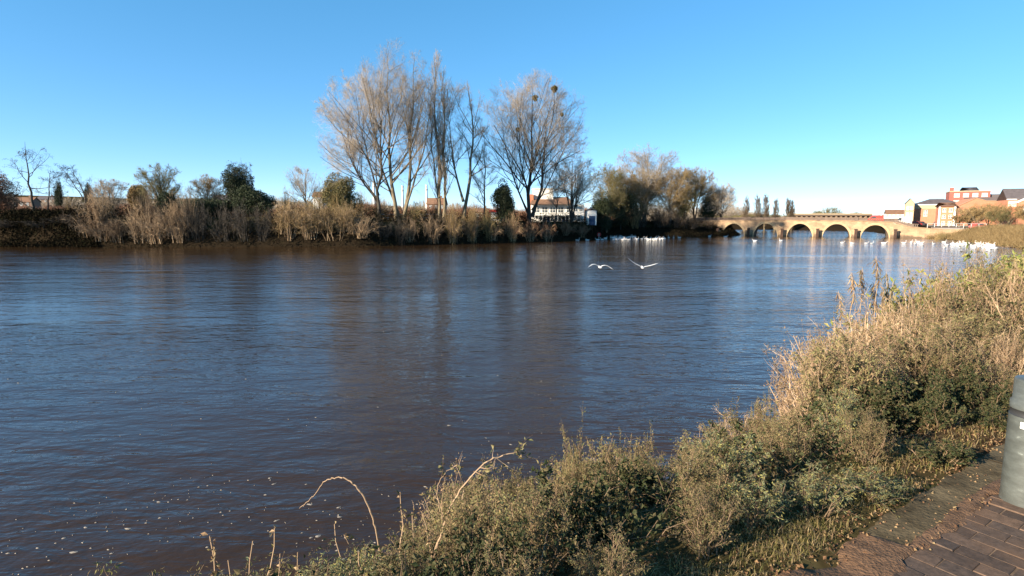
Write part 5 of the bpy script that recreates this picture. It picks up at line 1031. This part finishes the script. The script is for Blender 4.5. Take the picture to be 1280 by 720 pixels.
# distant chimneys and houses
for px_, t_, lab in ((467, 227, 'pale distant chimney behind the first tall poplar'), (503, 232, 'pale distant chimney behind the tallest poplar'), (533, 231, 'pale distant chimney between the poplars, with steel bands')):
    p = at_y(px_, t_, 320); t = thing('factory_chimney', (p[0], 320, 3), lab, 'chimney'); MB().lathe([(.9, 0), (.5, p[2] - 3.5), (.58, p[2] - 3.4), (.58, p[2] - 3)], 20).build('shaft', M['whitep'], t, True); MB().lathe([(.80, p[2] - 6), (.80, p[2] - 5.4)], 20).build('band', M['rail'], t)
for px_, Y, w_, ev, rd, mr, mw, lab in ((268, 300, 20, 250, 243, 'roof', 'brick_m', 'small distant brick house beyond the ivy mound'), (392, 260, 12, 246, 239, 'roof_b', 'whitep', 'small distant white house behind the willows'), (534, 270, 22, 255, 247, 'roof_b', 'brick_m', 'distant brick house beside the pale chimney'), (592, 240, 20, 265, 260, 'roof_b', 'brick_m', 'distant orange brick house behind the slim poplars'), (48, 420, 20, 249, 245, 'roof', 'brick_m', 'distant house on the slope behind the crooked tree'), (15, 300, 24, 252, 246, 'roof_b', 'brick_m', 'distant red roofed house near the copper tree')):
    B = Bld('distant_house', px_, Y, R(rng.uniform(-15, 15)), gz(at_y(px_, 274, Y)[0], Y), lab, 'house'); w_ = w_ * Y / FPX; zt = at_y(px_, ev, Y)[2] - B.o.location.z; zr = at_y(px_, rd, Y)[2] - at_y(px_, ev, Y)[2]
    B.box('wall', (0, 0, 0), (w_, 7, zt), mw); B.gable('roof', (0, 0, zt), (w_, 7), zr, mr, 'x'); B.pent('gable', (.02, 0.02, zt - .15), (w_ - .02, 6.98), zr - .25, mw, 'x'); B.box('chimney', (w_ * .7, 3, zt + zr * .5), (w_ * .7 + .8, 3.8, zt + zr + 1.), mw)
    for u in (.15, .45, .75): B.win('f', w_ * u, zt - 1.9, 1.2, 1.3, 0)
# sunlit ledge of lawn at the far shore is part of the ground

# ------------------------------------------------------------------ birds
def loft(spine, ry, rz_, seg=14, mb=None, m=0):
    S_ = np.array(spine, float); T = np.gradient(S_, axis=0); T /= np.linalg.norm(T, axis=1, keepdims=True); side = np.array([0, 1., 0]); a_ = np.linspace(0, 2 * np.pi, seg, endpoint=False); V = []
    for p, t, y_, z_ in zip(S_, T, ry, rz_):
        n_ = np.cross(t, side); n_ /= np.linalg.norm(n_); V += [p + side * y_ * math.cos(q) + n_ * z_ * math.sin(q) for q in a_]
    k = len(S_); F = [[j * seg + i, j * seg + (i + 1) % seg, (j + 1) * seg + (i + 1) % seg, (j + 1) * seg + i] for j in range(k - 1) for i in range(seg)] + [list(range(seg))[::-1], list(range((k - 1) * seg, k * seg))]
    mb = mb or MB(); mb.add(V, F, m); return mb
def swan_mesh(kind):
    if kind == 'up': neck = [(.44, .30), (.47, .42), (.43, .55), (.42, .68), (.47, .76), (.55, .77), (.62, .73), (.70, .70)]
    elif kind == 'low': neck = [(.44, .26), (.52, .34), (.56, .44), (.58, .52), (.63, .57), (.70, .57), (.77, .53), (.85, .50)]
    else: neck = [(.42, .30), (.40, .42), (.33, .48), (.25, .46), (.20, .40), (.14, .35), (.08, .33), (.01, .32)]
    sp = [(-.66, .24), (-.60, .22), (-.45, .17), (-.2, .13), (.05, .12), (.25, .13), (.38, .18)] + neck
    ry = [.01, .05, .15, .21, .23, .20, .13] + [.06, .045, .04, .038, .045, .052, .035, .012]; rz_ = [.015, .05, .13, .19, .21, .19, .13] + [.065, .048, .042, .04, .045, .05, .03, .01]
    S_ = [(x, 0, z) for x, z in sp]
    mb = loft(S_, ry, rz_, 16); me = mb.mesh('swan', True); me.materials.append(M['white']); me.materials.append(M['bill'])
    idx = np.zeros(len(me.polygons), int); c0 = len(sp) - 3
    for f in me.polygons:
        if min(f.vertices) >= (len(sp) - 2) * 16 - 0: idx[f.index] = 1
    me.polygons.foreach_set('material_index', idx.astype(np.int32)); return me
sw = {k: swan_mesh(k) for k in ('up', 'low', 'preen')}
def wings_mesh(raised):
    mb = MB()
    for sy in (-1, 1): S_ = [(.18, sy * .17, .2), (.0, sy * .23, .25), (-.2, sy * .21, .27 + .06 * raised), (-.42, sy * .12, .29 + .10 * raised), (-.6, sy * .05, .30 + .1 * raised)]; loft(S_, [.03, .06, .06, .05, .01], [.06, .11, .11, .07, .02], 8, mb)
    me = mb.mesh('wing', True); me.materials.append(M['white']); return me
wg = [wings_mesh(0), wings_mesh(1)]
def swan(px, py, label, group, kind=None, z=0., rz=None, sc=1.):
    p = on_z(px, py, z); kind = kind or rng.choice(['up', 'up', 'low', 'preen'])
    o = bpy.data.objects.new('swan', sw[kind]); COL.objects.link(o); o.location = (p[0], p[1], z - .02 if z == 0 else z + .1); o.rotation_euler = (0, 0, rz if rz is not None else rng.uniform(0, 6.28)); s_ = sc * rng.uniform(.74, .92); o.scale = (s_,) * 3
    tag(o, label, 'swan', group); return o
rg = np.random.default_rng(12)
for px_, py_, kk in ((735, 300.5, 'up'), (747, 300, 'low'), (749, 299.6, 'preen')): pass
lone = [(722, 300.6, 'up', 'white swan with raised neck, alone at the shrubs end of the flock'), (734, 300.6, 'preen', 'hunched white swan alone between the shrubs and the flock'), (747, 300.0, 'low', 'swan on the far side water, paired, neck held low'), (752.5, 299.6, 'up', 'swan on the far side water, paired, neck held up'),
        (887, 295.6, 'low', 'lone white swan by the tip of the far bank'), (907, 296.2, 'low', 'small lone swan in the open water before the bridge'), (943.5, 301.4, 'low', 'lone swan before the first arch'), (976, 301, 'up', 'lone swan before the second arch with neck raised'), (1053, 303.6, 'low', 'small white swan before the fourth arch'), (1065, 304.6, 'preen', 'hunched white swan before the fourth arch'),
        (1083, 304.6, 'low', 'swan with low neck before the last pier'), (1090, 304.8, 'up', 'swan with raised neck before the last pier'), (1105, 304.4, 'low', 'large bodied swan by the abutment wall')]
for px_, py_, kk, lab in lone: swan(px_, py_, lab, 'single swans on the open water', kk, rz=rg.uniform(-.4, .4) + (math.pi if rg.random() < .5 else 0))
for i_ in range(64):
    u = rg.random(); px_ = 766 + 68 * u if i_ < 44 else 766 + 28 * rg.random(); py_ = 298.8 + rg.uniform(-1., 1.2) if i_ < 44 else 296.9 + rg.uniform(-.8, .6)
    swan(px_, py_, 'white swan in the crowded flock at the foot of the far bank', 'swans crowded along the far bank')
for px_, py_ in ((836, 297.4), (842, 297.2), (849, 297.2), (764, 297.0), (757, 298.2)):
    swan(px_, py_, 'white swan at the loose edge of the crowded far bank flock', 'swans at the edge of the far bank flock')
for px_, py_ in ((1130, 304), (1139, 303.5), (1144, 305), (1147, 302.5), (1151, 304.6), (1153, 306.5), (1167, 305.4), (1180, 303.2), (1183, 306.5), (1180.5, 310)): swan(px_, py_, 'white swan among the loose string before the quay wall', 'swans strung out before the quay wall')
for i_ in range(48):
    u = rg.random(); px_ = 1184 + 60 * u ** .75; py_ = 305.8 + rg.uniform(-1.4, 1.4) + (5.5 * rg.random() ** 1.3 * (u > .3))
    swan(px_, py_, 'white swan in the dense sunlit flock below the brown bank', 'swans in the dense flock on the near side')
def gull(px, py, Y, kind, label, rz):
    mb = MB(); seg = 12
    sp = [(-.24, 0, .0), (-.19, 0, .0), (-.08, 0, 0), (.06, 0, 0), (.15, 0, .01), (.19, 0, .03), (.24, 0, .035), (.275, 0, .025), (.31, 0, .01)]; loft(sp, [.05, .035, .055, .065, .05, .035, .034, .018, .005], [.008, .025, .05, .062, .05, .036, .034, .016, .005], seg, mb)
    zz_ = {'arc': [0, .08, .12, .10, .03, -.05], 'vee': [0, .06, .10, .16, .24, .33]}[kind]
    for sy in (-1, 1):
        q = 1 if kind == 'arc' or sy < 0 else 1.15
        xs_ = [.04, .07, .09, .05, -.04, -.16]; ys_ = [0, .14, .28, .42, .56, .70]; ch = [.085, .08, .07, .06, .042, .008]; V = []
        for x, y, z, c_ in zip(xs_, ys_, zz_, ch):
            V += [[x + c_ * math.cos(t), sy * y * q, z * (q ** 2) + .012 * math.sin(t) * (1 if y < .6 else .4)] for t in np.linspace(0, 2 * np.pi, 10, endpoint=False)]
        mb.add(V, [[j * 10 + i, j * 10 + (i + 1) % 10, (j + 1) * 10 + (i + 1) % 10, (j + 1) * 10 + i] for j in range(5) for i in range(10)] + [list(range(10)), list(range(50, 60))])
    me = mb.mesh('gull'); tmp = bpy.data.objects.new('tmp', me); COL.objects.link(tmp); md = tmp.modifiers.new('r', 'REMESH'); md.mode = 'VOXEL'; md.voxel_size = .009; md.use_smooth_shade = True
    dg = bpy.context.evaluated_depsgraph_get(); dg.update(); me2 = bpy.data.meshes.new_from_object(tmp.evaluated_get(dg)); bpy.data.objects.remove(tmp); me2.name = 'gull'; me2.materials.clear(); me2.materials.append(M['white']); me2.materials.append(M['grey_wing'])
    me2.materials.append(M['bill']); idx = []
    for f in me2.polygons: c = f.center; idx.append(2 if c.x > .268 and abs(c.y) < .03 else 1 if abs(c.y) > .60 else 0)
    me2.polygons.foreach_set('material_index', np.array(idx, np.int32)); o = link('gull', me2, None, None, at_y(px, py, Y)); o.rotation_euler = (R(6), R(-4), rz); tag(o, label, 'gull', 'gulls flying low over the river'); return o
gull(750, 334, 29, 'arc', 'white gull gliding low with drooping wings over the water', R(100)); gull(803, 334.5, 27.5, 'vee', 'white gull flapping with raised wings over the water', R(85))
print('all', time.time() - T0, sum(len(o.data.polygons) for o in bpy.data.objects if o.type == 'MESH'))
